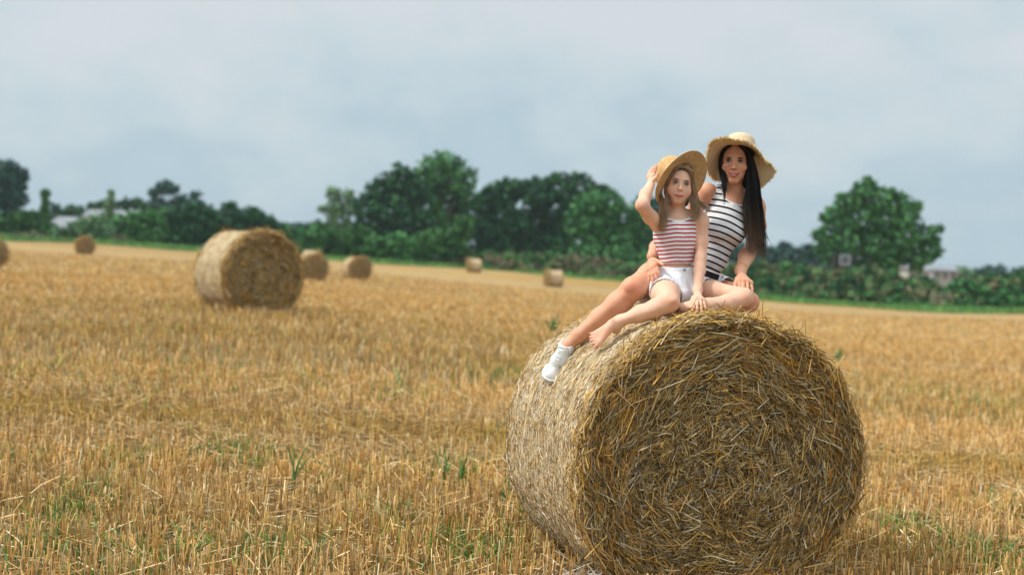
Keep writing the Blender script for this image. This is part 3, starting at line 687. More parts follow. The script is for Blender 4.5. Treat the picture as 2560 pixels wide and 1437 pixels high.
# small white-framed window of a hut seen through the right tree
c = P(2113, 650, 147.5)
hut = empty('field_hut', np.array([c[0], c[1], float(ground(c[0], c[1])) - .05]), 'hut in the shade under the lone right tree, only its white-framed window showing', 'hut')
hz_ = c[2] - ORG[hut.name][2]; V, Q, _ = boxv(c + np.array([0, 1.1, .6 - (hz_ + .6) / 2]), (1.1, 0, 0), (0, 1., 0), (0, 0, (hz_ + .6) / 2))
hm, _, _ = mat('dark_stained_boards', .8, .2, (.03, .035, .03)); add('wall', mesh_np('wall', V, Q), hm, hut)
V, Q, _ = boxv(c + np.array([0, .06, 0]), (.5, 0, 0), (0, .03, 0), (0, 0, .5)); hw = add('window', mesh_np('window', V, Q), dark_glass, hut)
V, Q, C = join([boxv(c + np.array([s * .46, 0, 0]), (.09, 0, 0), (0, .05, 0), (0, 0, .56)) for s in (-1, 1)] + [boxv(c + np.array([0, 0, s * .47]), (.36, 0, 0), (0, .05, 0), (0, 0, .09)) for s in (-1, 1)] + [boxv(c, (.03, 0, 0), (0, .04, 0), (0, 0, .37)), boxv(c + np.array([.15, 0, .0]), (.12, 0, 0), (0, .04, 0), (0, 0, .03))])
add('frame', mesh_np('frame', V, Q), white_mat, hw)
# gate
gp_ = on_ground(2352, 137); wood_mat, b, bs = mat('weathered_wood', .85, .2)
b.nt.links.new(b.ramp(b.noise(b.mapping(b.n('ShaderNodeTexCoord').outputs['Object'], (2, 2, 12)), 1., 4), [(.3, (.22, .17, .12)), (.7, (.42, .34, .24))]), bs.inputs['Base Color'])
gt = empty('wooden_gate', gp_, 'weathered wooden gate in the gap between the two right-hand hedges', 'gate')
for s in (-1, 1): V, Q, _ = boxv(gp_ + np.array([s * .85, 0, .85]), (.09, 0, 0), (0, .09, 0), (0, 0, .9)); add('post', mesh_np('post', V, Q), wood_mat, gt)
V, Q, C = join([boxv(gp_ + np.array([0, -.02 + .01 * (k % 2), .25 + k * .3]), (.74, 0, 0), (0, .02, 0), (0, 0, .06)) for k in range(5)] + [boxv(gp_ + np.array([-.5 + k * .5, -.06, .85]), (.05, 0, 0), (0, .02, 0), (0, 0, .68)) for k in range(3)])
add('rails', mesh_np('rails', V, Q), wood_mat, gt)

# ------------------------------------------------------------------ single tall weeds
def weed(label, px, py, h, n, seed, dry=False, spread=.05, cat='weed', name='grass_weed'):
    rg = np.random.default_rng(seed)
    dd = P(px, py, 1.) - cam_pos; tt = CAMZ / -dd[2]
    for _ in range(6): tt = (CAMZ - float(ground(dd[0] * tt, dd[1] * tt))) / -dd[2]
    c = cam_pos + dd * tt; K = 7; s = np.linspace(0, 1, K)
    sc = max(1., tt / 9.)
    az = rg.uniform(0, 2 * pi, n); le = rg.uniform(.05, .55, n); hh = h * rg.uniform(.45, 1., n)
    base = c + np.stack([rg.normal(0, spread * .3, n), rg.normal(0, spread * .3, n), np.zeros(n)], 1)
    pts = base[:, None] + np.stack([np.cos(az)[:, None] * (le * hh)[:, None] * s ** 2, np.sin(az)[:, None] * (le * hh)[:, None] * s ** 2, hh[:, None] * (s - .35 * le[:, None] * s ** 4)], -1)
    if dry: c_ = np.array([lin(226, 204, 160), lin(205, 176, 122)])[rg.integers(0, 2, n)]; r = .0016
    else: c_ = np.array([lin(70, 122, 66), lin(92, 140, 70), lin(56, 108, 64)])[rg.integers(0, 3, n)]; r = .0048
    rad = r * sc * np.array([.8, 1, 1.1, 1.1, 1., .7, .2]) * np.ones((n, 1))
    V, Fc, C = tubes(pts, rad, 3, c_)
    o = add(name, mesh_np(name, V, Fc, C), straw_mat if dry else leaf_mat, None, c)
    tag(o, label, cat, 'single weeds in the stubble')
weed('tall green weed whose tip bends over, in the middle of the near stubble', 735, 1232, .46, 5, 1)
weed('green weed with spread blades left of the big bale, nearer one of two', 1150, 1225, .34, 7, 2)
weed('green weed with spread blades a little left of its neighbour by the big bale', 1108, 1215, .30, 6, 3)
weed('dark green weed growing behind the big bale, beside the white sneaker', 1383, 838, .55, 12, 4, spread=.2)
weed('green weed at the right edge of the big bale', 2097, 905, .40, 7, 5, spread=.1)
weed('small green weed in the yellow band of stubble', 998, 982, .34, 5, 6)
weed('thin green weed in the distance between the lone bale and the camera', 585, 1005, .26, 4, 7)
weed('broad-leaved dark green weed low in the left stubble', 228, 1252, .10, 9, 8)
weed('grass weed standing close to the left foot of the big bale', 1262, 1270, .30, 5, 9)
weed('dry pale looping weed stems right of the big bale', 2300, 1330, .24, 8, 10, True, .2, 'dry stems', 'dry_weed')
weed('dry arching pale stems close to the right edge of the field', 2490, 1290, .22, 6, 11, True, .12, 'dry stems', 'dry_weed')
# torn net lying at the bale's left foot
n = 60; c = bale_world((-.42, .30, .06)); s = np.linspace(-1, 1, 7)
az = rng.uniform(-.6, .6, n); l = rng.uniform(.06, .22, n)
ct = c + np.stack([rng.normal(-.08, .13, n), rng.normal(-.05, .10, n), rng.uniform(.0, .12, n)], 1)
pts = ct[:, None] + np.stack([np.cos(az)[:, None] * l[:, None] * s, np.sin(az)[:, None] * l[:, None] * s, .05 * np.sin(s * 2.5 + az[:, None] * 4) + rng.normal(0, .006, (n, 7))], -1)
V, Fc, C = tubes(pts, .0011, 3, np.array([.7, .7, .68])); o = add('torn_net', mesh_np('torn_net', V, Fc, C), net_mat, None, c)
tag(o, 'tangle of torn pale net twine at the left foot of the big bale', 'bale net')

# ------------------------------------------------------------------ people: signed-distance bodies turned into one mesh
def surf_nets(D, org, h):
    """naive surface nets over a sampled distance field"""
    s = D < 0
    a = s[:-1, :-1, :-1]; act = np.zeros(a.shape, bool)
    cs = [(i, j, k) for i in (0, 1) for j in (0, 1) for k in (0, 1)]
    nx, ny, nz = a.shape
    sl_ = [s[i:i + nx, j:j + ny, k:k + nz] for i, j, k in cs]
    anyi = np.logical_or.reduce(sl_); alli = np.logical_and.reduce(sl_); act = anyi & ~alli
    I = np.argwhere(act); vals = np.stack([D[I[:, 0] + i, I[:, 1] + j, I[:, 2] + k] for i, j, k in cs], 1)
    C = np.array(cs, float); acc = np.zeros((len(I), 3)); cnt = np.zeros(len(I))
    for p in range(8):
        for q_ in range(p + 1, 8):
            if np.abs(C[p] - C[q_]).sum() != 1: continue
            va, vb = vals[:, p], vals[:, q_]; m_ = (va < 0) != (vb < 0)
            t = va / np.where(m_, va - vb, 1); pt = C[p] + (C[q_] - C[p]) * t[:, None]
            acc[m_] += pt[m_]; cnt[m_] += 1
    V = org + (I + acc / cnt[:, None]) * h
    idx = -np.ones(a.shape, np.int64); idx[act] = np.arange(len(I))
    Q = []
    for ax in range(3):
        o = [slice(None)] * 3; o2 = [slice(None)] * 3; o[ax] = slice(0, -1); o2[ax] = slice(1, None)
        ch = s[tuple(o)] != s[tuple(o2)]; E = np.argwhere(ch); b1, b2 = [x for x in range(3) if x != ax]
        E = E[(E[:, b1] > 0) & (E[:, b2] > 0) & (E[:, b1] < s.shape[b1] - 1) & (E[:, b2] < s.shape[b2] - 1)]
        ins = s[E[:, 0], E[:, 1], E[:, 2]]
        def at(d1, d2):
            e = E.copy(); e[:, b1] -= d1; e[:, b2] -= d2; return idx[e[:, 0], e[:, 1], e[:, 2]]
        qd = np.stack([at(1, 1), at(0, 1), at(0, 0), at(1, 0)], 1)
        if ax == 1: ins = ~ins
        qd[~ins] = qd[~ins][:, ::-1]; Q.append(qd)
    return V, np.concatenate(Q)

class Body:
    def __init__(s): s.pr = []
    def rc(s, p0, p1, r0, r1, k=.02, sub=False): s.pr.append(('c', np.asarray(p0, float), np.asarray(p1, float), r0, r1, k, sub)); return s
    def chain(s, pts, rs, k=.02):
        for i in range(len(pts) - 1): s.rc(pts[i], pts[i + 1], rs[i], rs[i + 1], k)
        return s
    def el(s, c, r, fr=None, k=.02, sub=False): s.pr.append(('e', np.asarray(c, float), np.asarray(r, float), np.eye(3) if fr is None else np.asarray(fr, float), None, k, sub)); return s
    def mesh(s, h, infl=0.):
        los, his = [], []
        for t, a, b_, c, d, k, sub in s.pr:
            mg = k + .02 + infl
            if t == 'c': R = max(c, d) + mg; los.append(np.minimum(a, b_) - R); his.append(np.maximum(a, b_) + R)
            else: R = b_.max() + mg; los.append(a - R); his.append(a + R)
        lo = np.min([l for l, p in zip(los, s.pr) if not p[6]], 0); hi = np.max([l for l, p in zip(his, s.pr) if not p[6]], 0)
        n = np.ceil((hi - lo) / h).astype(int) + 2; D = np.full(n, .1, np.float32)
        ax = [lo[i] + np.arange(n[i]) * h for i in range(3)]
        for l, u, (t, a, b_, c, d, k, sub) in zip(los, his, s.pr):
            i0 = np.maximum(((l - lo) / h).astype(int), 0); i1 = np.minimum(((u - lo) / h).astype(int) + 2, n)
            if np.any(i1 <= i0): continue
            X, Y, Z = np.meshgrid(*[ax[i][i0[i]:i1[i]].astype(np.float32) for i in range(3)], indexing='ij')
            if t == 'c':
                ba = b_ - a; L2 = max(ba @ ba, 1e-9)
                tt = (((X - a[0]) * ba[0] + (Y - a[1]) * ba[1] + (Z - a[2]) * ba[2]) / L2).clip(0, 1)
                q_ = np.sqrt((X - a[0] - ba[0] * tt) ** 2 + (Y - a[1] - ba[1] * tt) ** 2 + (Z - a[2] - ba[2] * tt) ** 2) - (c + (d - c) * tt)
            else:
                x, y, z = X - a[0], Y - a[1], Z - a[2]
                lc = [x * c[i][0] + y * c[i][1] + z * c[i][2] for i in range(3)]
                k0 = np.sqrt(sum((lc[i] / b_[i]) ** 2 for i in range(3))); k1 = np.sqrt(sum((lc[i] / b_[i] ** 2) ** 2 for i in range(3)))
                q_ = k0 * (k0 - 1) / np.maximum(k1, 1e-6)
            sl_ = tuple(slice(i0[i], i1[i]) for i in range(3)); o = D[sl_]
            if sub:
                q_ = -q_; hh = (.5 + .5 * (q_ - o) / k).clip(0, 1); D[sl_] = o + (q_ - o) * hh + k * hh * (1 - hh)
            else:
                q_ = q_ - infl; hh = (.5 + .5 * (o - q_) / k).clip(0, 1); D[sl_] = o + (q_ - o) * hh - k * hh * (1 - hh)
        return surf_nets(D, lo, h)

def frame(up, fwd):
    """rows: right (image right), up, forward (towards the viewer)"""
    up = unit(up); r = unit(np.cross(up, fwd)); f = np.cross(r, up); return np.stack([r, up, f])
TOV = -F_                                   # towards the viewer
def dirv(x, y, z): return unit(R_ * x + U_ * y + TOV * z)

def hand(B, wrist, knuckles, tips, thumb, r, palm_r, bulge=.010):
    """palm from wrist to four knuckles, four bent fingers, a thumb leaving the palm's side"""
    w = np.asarray(wrist)
    for kn in knuckles: B.rc(w * .75 + kn * .25, kn, palm_r, palm_r * .85, .012)
    B.rc(knuckles[0], knuckles[-1], palm_r * .8, palm_r * .75, .010)
    for i, (kn, tp) in enumerate(zip(knuckles, tips)):
        q1 = kn * .58 + tp * .42 + TOV * bulge; q2 = kn * .25 + tp * .75 + TOV * bulge * .6; rr = r * (1, 1.03, .98, .86)[i]
        B.chain([kn, q1, q2, tp], [rr * 1.05, rr, rr * .93, rr * .80], .0035)
    tb, tm, tt = thumb
    B.chain([w * .7 + tb * .3, tb, tm, tt], [palm_r * .9, r * 1.35, r * 1.1, r * .92], .006)

def head(B, E, fr, s, kid=False):
    """E = point between the eyes inside the head; local axes x right, y up, z forward; metres for an adult at s = 1"""
    def L(x, y, z): return E + s * (fr[0] * x + fr[1] * y + fr[2] * z)
    e = lambda c, r, k=.02, sub=False: B.el(L(*c), np.array(r) * s, fr, k, sub)
    e((0, .035, -.025), (.073, .080, .092)); e((0, -.016, .004), (.066, .088, .080), .03)
    if kid:
        e((0, -.060, .028), (.043, .048, .052), .03); B.rc(L(-.008, -.098, .060), L(.008, -.098, .060), .015 * s, .015 * s, .02)
        e((-.038, -.040, .048), (.029, .029, .026), .02); e((.038, -.040, .048), (.029, .029, .026), .02)
    else:
        e((0, -.066, .026), (.043, .050, .052), .03); B.rc(L(-.010, -.104, .060), L(.010, -.104, .060), .015 * s, .015 * s, .02)
        e((-.041, -.032, .053), (.025, .021, .023), .015); e((.041, -.032, .053), (.025, .021, .023), .015)
        for sx in (-1, 1): B.chain([L(sx * .022, -.038, .094), L(sx * .033, -.056, .090), L(sx * .036, -.070, .082)], [.003 * s, .0035 * s, .003 * s], .006) if False else None
    B.rc(L(-.032, .020, .068), L(.032, .020, .068), .012 * s, .012 * s, .015)
    for sx in (-1, 1): e((sx * .032, .001, .093), (.021, .0135, .0155), .008, True)
    nl = .82 if kid else 1.
    B.chain([L(0, .006, .077), L(0, -.020, .090 + .004 * nl), L(0, -.036, .097 + .010 * nl)], [.0070 * s, .0080 * s, .0105 * s * nl], .006)
    for sx in (-1, 1): B.rc(L(sx * .0115, -.039, .090), L(sx * .0125, -.036, .086), .0070 * s * nl, .006 * s, .006)
    for sx in (-1, 1): e((sx * .074, -.012, -.012), (.010, .028, .017), .008)
    e((0, -.070, .070), (.026, .018, .018), .012)
    for sx in (-1, 1): B.pr.append(('c', L(sx * .0065, -.046, .101), L(sx * .008, -.046, .092), .0030 * s, .0026 * s, .003, True))
    if not kid:
        for sx in (-1, 1): B.pr.append(('c', L(sx * .021, -.040, .100), L(sx * .037, -.066, .090), .0050 * s, .0045 * s, .006, True))               # muzzle
    return L
def face_bits(L, fr, s, par, kid, iris, brow_col, smile, teeth, lipc):
    zf = lambda x, y: 0.
    for sx in (-1, 1):
        # eyeball: flattened, dark iris disc in front
        c = L(sx * .032, -.001, .0795); B = Body(); B.el(c, np.array([.0150, .0048 if not kid else .0058, .0085]) * s, fr, .001)
        V, Q = B.mesh(.0011); d = (V - c) @ fr.T / s
        gz = np.array([-.002 if not kid else .001, .0005]); rr = np.hypot(d[:, 0] - gz[0], d[:, 1] - gz[1])
        col = np.where((rr < .0022)[:, None], (.01, .01, .01), np.where((rr < .0058)[:, None], iris, (.30, .28, .27)))  # whites darkened, shade over the eyes painted into them
        add('eye', mesh_np('eye', V, Q, col, smooth=True), eye_mat, par)
        t = np.linspace(-1, 1, 9)
        lid = np.array([L(sx * .032 + .0165 * a, .0054 - .0050 * a * a, .0862 - .0075 * a * a) for a in t])
        V, Fc, C = tubes(lid[None], np.array([.0010, .0018, .0023, .0026, .0027, .0026, .0024, .0018, .0010])[None] * s * (.9 if kid else 1.15), 5, np.array(lin(34, 24, 22)) if not kid else np.array(lin(58, 42, 36)))
        low = np.array([L(sx * .032 + .0150 * a, -.0052 + .0040 * a * a, .0845 - .0070 * a * a) for a in t])
        P2 = tubes(low[None], .0009 * s, 4, np.array(lin(110, 76, 62)))
        V, Fc, C = join([(V, Fc, C), P2]); add('eyelashes', mesh_np('eyelashes', V, Fc, C, smooth=True), plain_mat, par)
        br = np.array([L(sx * (.017 + .031 * (a + 1) / 2), (.0150 if not kid else .0175) + .0062 * (a + 1) / 2 - .0070 * ((a + 1) / 2) ** 3, .0868 - .013 * ((a + 1) / 2) ** 2) for a in t])
        rr = np.array([.0018, .0028, .0031, .0031, .0029, .0026, .0022, .0016, .0008]) * s * (.72 if kid else 1.1)
        V, Fc, C = tubes(br[None], rr[None], 5, np.array(brow_col)); add('eyebrow', mesh_np('eyebrow', V, Fc, C, smooth=True), plain_mat, par)
    t = np.linspace(-1, 1, 13); w = .0325 if not kid else .0305
    yc = -.0740 + smile * (t ** 2) ; zc_ = .0905 - .011 * t ** 2
    up = np.array([L(w * a, y + .0030 * (1 - a * a) + (.0016 if teeth else .0006), z) for a, y, z in zip(t, yc, zc_)])
    lo = np.array([L(w * .93 * a, y - (.0068 if teeth else .0048) * (1 - a * a) , z - .0002) for a, y, z in zip(t, yc, zc_)])
    ru = (.0034 * (1 - .75 * t ** 2) * (1 - .18 * np.exp(-(t / .12) ** 2))) * s; rl = .0046 * (1 - .8 * t ** 2) * s
    V, Fc, C = join([tubes(up[None], ru[None], 6, np.array(lipc) * .9), tubes(lo[None], rl[None], 6, np.array(lipc))]); add('lips', mesh_np('lips', V, Fc, C, smooth=True), lip_mat, par)
    if teeth:
        td = np.array([L(w * .72 * a, y - .0010, z - .0012) for a, y, z in zip(t, yc, zc_)]); V, Fc, C = tubes(td[None], (.0028 * (1 - .5 * t ** 2) * s)[None], 6, np.array((.72, .70, .65)))
        add('teeth', mesh_np('teeth', V, Fc, C, smooth=True), eye_mat, par)
    else:
        td = np.array([L(w * .95 * a, y - .0006, z + .0014 * s) for a, y, z in zip(t, yc, zc_)]); V, Fc, C = tubes(td[None], .0008 * s, 4, np.array((.18, .05, .04))); add('mouth_line', mesh_np('mouth_line', V, Fc, C), plain_mat, par)

def skinmat(name):
    m, b, bs = mat(name, .55, .25)
    a = b.n('ShaderNodeAttribute', attribute_name='Col').outputs['Color']; ob = b.n('ShaderNodeTexCoord').outputs['Object']
    nz = b.ramp(b.noise(ob, 14., 4, .6), [(.3, (.93, .88, .85)), (.7, (1.06, 1.06, 1.06))])
    b.nt.links.new(b.mix(1., a, nz, 'MULTIPLY'), bs.inputs['Base Color'])
    bs.inputs['Subsurface Weight'].default_value = .12; bs.inputs['Subsurface Radius'].default_value = (.012, .005, .003); bs.inputs['Subsurface Scale'].default_value = 1.
    bp = b.n('ShaderNodeBump', ins={'Strength': .15, 'Distance': .002, 'Height': b.noise(ob, 160., 2)}); b.nt.links.new(bp.outputs[0], bs.inputs['Normal'])
    return m
skin_mat = skinmat('skin'); eye_mat = vmat('eye_gloss', .15, .5, 5, 0.); plain_mat = vmat('lash_and_brow', .7, .2, 90, .15); lip_mat = vmat('lip', .35, .4, 90, .1)
hair_mat = vmat('hair_strands', .5, .3, 25, .2)

def paint_skin(V, base, spots):
    """base skin tone with redder, darker or paler places (lips, cheeks, knees, knuckles), plus shade painted in the eye sockets"""
    C = np.ones((len(V), 3)) * base
    for c, r, tint in spots:
        w = np.exp(-((V - c) ** 2).sum(1) / (r * r))[:, None]; C = C * (1 - w) + C * np.array(tint) * w
    return C
def cut(V, Q, keep):
    """keep the faces whose vertices all pass; drop unused vertices"""
    kf = keep[Q].all(1); Q = Q[kf]; used = np.zeros(len(V), bool); used[Q.ravel()] = True
    mp = np.cumsum(used) - 1; return V[used], mp[Q], used
def cloth(name, V, Q, m, par, attrs=None, th=.003, rough=0.):
    me = mesh_np(name, V, Q, attrs=attrs, smooth=True); o = add(name, me, m, par)
    sd = o.modifiers.new('thickness', 'SOLIDIFY'); sd.thickness = th; sd.offset = -1
    return o
def knit(name, stripe_col, width):
    """ribbed white jersey with stripes; attribute st counts stripes, attribute ed is distance (m) from a hem"""
    m, b, bs = mat(name, .85, .2)
    st = b.n('ShaderNodeAttribute', attribute_name='st').outputs['Fac']; ed = b.n('ShaderNodeAttribute', attribute_name='ed').outputs['Fac']; rb = b.n('ShaderNodeAttribute', attribute_name='rib').outputs['Fac']
    fr = b.math('FRACT', st); on = b.math('LESS_THAN', b.math('ABSOLUTE', b.math('SUBTRACT', fr, .5)), width / 2)
    on = b.math('MULTIPLY', on, b.math('GREATER_THAN', ed, .011))
    b.nt.links.new(b.mix(on, (.80, .80, .815), stripe_col), bs.inputs['Base Color'])
    rbw = b.math('SINE', b.math('MULTIPLY', rb, 2 * pi / .0052))
    bp = b.n('ShaderNodeBump', ins={'Strength': .4, 'Distance': .0010, 'Height': rbw})
    fo = b.noise(b.mapping(b.n('ShaderNodeTexCoord').outputs['Object'], (1, 1, 1.8), rot=(0, .5, 0)), 11., 2, .4, .8)
    b2 = b.n('ShaderNodeBump', ins={'Strength': .55, 'Distance': .022, 'Height': fo, 'Normal': bp.outputs[0]}); b.nt.links.new(b2.outputs[0], bs.inputs['Normal'])
    return m
navy_knit = knit('navy_striped_knit', tuple(lin(14, 24, 44)), .30); red_knit = knit('red_striped_knit', tuple(lin(190, 14, 28)), .36)
denim, b, bs = mat('white_denim', .85, .2, (.80, .80, .84)); ob = b.n('ShaderNodeTexCoord').outputs['Object']
hgt = b.math('ADD', b.noise(b.mapping(ob, (1, 1, .5)), 26., 3, .5, .6), b.math('MULTIPLY', b.noise(ob, 700., 2), .12))
bp = b.n('ShaderNodeBump', ins={'Strength': .75, 'Distance': .010, 'Height': hgt}); b.nt.links.new(bp.outputs[0], bs.inputs['Normal'])
belt_mat, _, _ = mat('black_leather', .4, .4, (.012, .013, .016)); metal_mat, _, _ = mat('dull_metal', .35, .5, (.45, .40, .34), Metallic=1.); gold_mat, _, _ = mat('gold', .25, .5, (.80, .55, .18), Metallic=1.)
leather_mat, b, bs = mat('white_leather', .5, .35, (.78, .79, .80)); sole_mat, _, _ = mat('white_rubber', .65, .3, (.70, .69, .66)); lace_mat, _, _ = mat('white_lace', .8, .2, (.80, .80, .79)); eyelet_mat, _, _ = mat('eyelet_shadow', .6, .2, (.16, .17, .19))
thread_mat = vmat('frayed_thread', .8, .2, 90, .1)

def strands(guides, n, rad, cols, jit, rg, K=14, wave=0., taper=.25, tipcol=None, wfreq=3.):
    """guides: list of (points, spread_start, spread_end, weight); thin locks follow them"""
    out = []; tot = sum(g_[3] for g_ in guides)
    for pts, s0, s1, wgt in guides:
        pts = np.asarray(pts, float); m_ = max(2, int(n * wgt / tot)); u = np.linspace(0, 1, len(pts)); s = np.linspace(0, 1, K)
        # smooth the guide (Catmull-like through quadratic blending)
        G = np.stack([np.interp(s, u, pts[:, i]) for i in range(3)], 1)
        for _ in range(2): G[1:-1] = (G[:-2] + 2 * G[1:-1] + G[2:]) / 4
        off = rg.normal(size=(m_, 3)); off /= np.maximum(1, np.linalg.norm(off, axis=1, keepdims=True) / 1.6)
        sp = (s0 + (s1 - s0) * s)[None, :, None]
        Pt = G[None] + off[:, None] * sp
        ln = rg.uniform(.62, 1.06, m_); Pt = G[0] + off[:, None] * s0 + (Pt - (G[0] + off[:, None] * s0)) * np.where(s[None, :] > .5, 1 + (ln[:, None] - 1) * (s[None, :] - .5) * 2, 1.)[..., None]
        Pt = Pt + rg.normal(0, jit, (m_, 1, 3)) * (s ** 1.5)[None, :, None]
        ph = rg.uniform(0, 2 * pi, m_); wv = wave * np.sin(ph[:, None] * .35 + s[None] * 2 * pi * wfreq)[..., None] * s[None, :, None] ** .7
        Pt = Pt + wv * (R_ + .4 * TOV)
        c = cols[rg.integers(0, len(cols), m_)] * rg.uniform(.75, 1.25, (m_, 1))
        c = np.repeat(c[:, None], K, 1)
        if tipcol is not None: w_ = (np.clip((s - .66) / .34, 0, 1) * 1.)[None, :, None] * rg.uniform(.3, 1., (m_, 1, 1)); c = c * (1 - w_) + tipcol * w_
        r = rad * rg.uniform(.6, 1.3, (m_, 1)) * np.interp(s, [0, .1, .7, 1], [.8, 1, .9, taper])[None]
        out.append(tubes(Pt, r, 3, c))
    return join(out)

# ================================================== the woman
M_ORG = bale_world((-.25, .62, 1.42))
mum_col = np.array(lin(216, 160, 130))
B = Body()
hip, wai, nk = P(1740, 704, 7.76), P(1772, 655, 7.74), P(1836, 492, 7.70)
spine = frame(nk - wai, TOV + R_ * -.15)
T = Body()                                                         # torso, reused for the top
T.el(P(1815, 558, 7.73), (.118, .155, .088), spine, .05); T.el(P(1776, 640, 7.75), (.092, .115, .076), spine, .05)
T.el(P(1795, 572, 7.655), (.052, .050, .042), spine, .03); T.el(P(1838, 578, 7.655), (.052, .050, .042), spine, .03)
T.rc(P(1774, 484, 7.72), P(1887, 508, 7.74), .038, .038, .05)
T.rc(P(1797, 478, 7.73), P(1830, 474, 7.73), .028, .034, .03); T.rc(P(1868, 490, 7.74), P(1842, 476, 7.73), .028, .034, .03)
T.rc(P(1828, 510, 7.735), P(1820, 560, 7.74), .066, .085, .05)
pel = frame(unit(nk - hip) * .4 + unit(U_ * .86 + R_ * .5) * .6, TOV)
B.pr += T.pr
B.el(hip, (.130, .072, .096), pel, .03)
B.rc(P(1768, 478, 7.71), P(1764, 486, 7.73), .045, .045, .03); B.rc(P(1888, 508, 7.73), P(1892, 518, 7.74), .043, .043, .03)
B.chain([P(1836, 505, 7.72), P(1837, 478, 7.70), P(1839, 452, 7.69)], [.054, .041, .041], .03)
# right arm (photo left) goes behind the girl, hand comes round on to her hip
B.chain([P(1765, 482, 7.72), P(1722, 545, 7.76), P(1668, 600, 7.80)], [.044, .041, .036], .02)
B.chain([P(1668, 600, 7.80), P(1640, 618, 7.68), P(1629, 642, 7.50)], [.037, .034, .026], .02)
hand(B, P(1628, 648, 7.47), [P(1640, 664, 7.405), P(1634, 668, 7.395), P(1628, 672, 7.395), P(1622, 675, 7.405)],
     [P(1648, 687, 7.365), P(1643, 701, 7.355), P(1632, 708, 7.355), P(1622, 707, 7.37)], (P(1640, 652, 7.42), P(1650, 656, 7.38), P(1657, 662, 7.35)), .0088, .0145)
# left arm (photo right) down to the hand on the knee
B.chain([P(1894, 520, 7.74), P(1897, 565, 7.80), P(1884, 612, 7.82)], [.042, .039, .036], .02)
B.chain([P(1884, 612, 7.82), P(1866, 640, 7.72), P(1852, 676, 7.52), P(1852, 684, 7.49)], [.038, .042, .028, .025], .02)
hand(B, P(1853, 686, 7.47), [P(1849, 701, 7.41), P(1858, 702, 7.40), P(1868, 704, 7.40), P(1877, 707, 7.41)],
     [P(1848, 730, 7.365), P(1857, 737, 7.355), P(1869, 735, 7.355), P(1881, 731, 7.37)], (P(1843, 697, 7.43), P(1838, 710, 7.39), P(1838, 722, 7.37)), .0088, .0150)
# right leg stretched down over the bale's side
B.chain([P(1692, 672, 7.74), P(1632, 694, 7.60), P(1584, 721, 7.45)], [.092, .078, .060], .04)
dk = bale_hit(1420, 862)
A_ = P(1417, 864, 7.50)
B.chain([P(1584, 722, 7.45), P(1545, 758, 7.475), P(1500, 796, 7.49), P(1448, 839, 7.50), A_], [.058, .057, .050, .036, .029], .03)
B.el(P(1576, 716, 7.405), (.030, .034, .024), frame(dirv(.7, .6, 0), TOV), .014); B.el(P(1612, 712, 7.50), (.035, .05, .04), frame(dirv(.8, .5, 0), TOV), .03); B.rc(P(1560, 738, 7.425), P(1450, 832, 7.475), .014, .010, .03); B.rc(P(1428, 862, 7.49), P(1431, 864, 7.49), .013, .012, .015)
B.el(P(1548, 772, 7.50), (.045, .075, .045), frame(dirv(.77, .64, 0), TOV), .04)
ax_m = unit(dirv(-.56, -.62, .62)); up_m = dirv(-.20, .40, .9); up_m = unit(up_m - ax_m * (up_m @ ax_m)); heel_m = A_ - up_m * .098 - ax_m * .035
B.rc(A_, A_ - up_m * .03 + ax_m * .02, .029, .028, .02)
# left leg folded, knee out to the right
B.chain([P(1780, 722, 7.76), P(1835, 738, 7.66), P(1872, 755, 7.55)], [.074, .060, .050], .03)
B.chain([P(1872, 755, 7.55), P(1810, 770, 7.56), P(1740, 776, 7.58), P(1640, 762, 7.62)], [.050, .048, .036, .030], .03)
mE = P(1838, 405, 7.655)
mfr = frame(dirv(.05, 1, .03), dirv(-.20, -.02, 1))
Lm = head(B, mE, mfr, 1.0)
V, Q = B.mesh(.0032)
sp_m = [(Lm(.042, -.03, .06), .026, (1.03, .93, .91)), (Lm(-.042, -.03, .06), .026, (1.03, .93, .91)), (Lm(0, -.036, .10), .014, (1.02, .92, .90)), (P(1580, 720, 7.39), .05, (1., .84, .80)), (P(1880, 755, 7.5), .05, (1., .84, .80))]
for kx in ((1640, 664), (1634, 668), (1628, 672), (1849, 701), (1858, 702), (1868, 704)): sp_m.append((P(*kx, 7.39), .012, (1., .86, .84)))
for tx in ((1648, 687), (1643, 701), (1632, 708), (1622, 707), (1848, 730), (1857, 737), (1869, 735), (1881, 731)): sp_m.append((P(*tx, 7.355), .010, (1.05, .88, .86)))
for sx in (-1, 1): sp_m.append((Lm(sx * .032, .004, .085), .014, (.86, .78, .76)))  # darker tint paints shade into her eye sockets
mum = add('person', mesh_np('person', V, Q, paint_skin(V, mum_col, sp_m), smooth=True), skin_mat, None, M_ORG)
tag(mum, 'woman in navy-striped tank top and frayed straw hat, long black hair, hugging the girl', 'person')
face_bits(Lm, mfr, 1.0, mum, False, np.array((.06, .05, .04)), lin(62, 44, 38), .0130, True, lin(186, 86, 84))
# nails
def nails(par, tips, col, r=.0042):
    Bn = []
    for t in tips: Bn.append(t)
    for t in Bn:
        V, Fc, C = tubes(np.array([[t + U_ * .004 + TOV * .0062, t - U_ * .003 + TOV * .0062]]), r, 6, col, True); add('fingernail', mesh_np('fingernail', V, Fc, C, smooth=True), lip_mat, par)
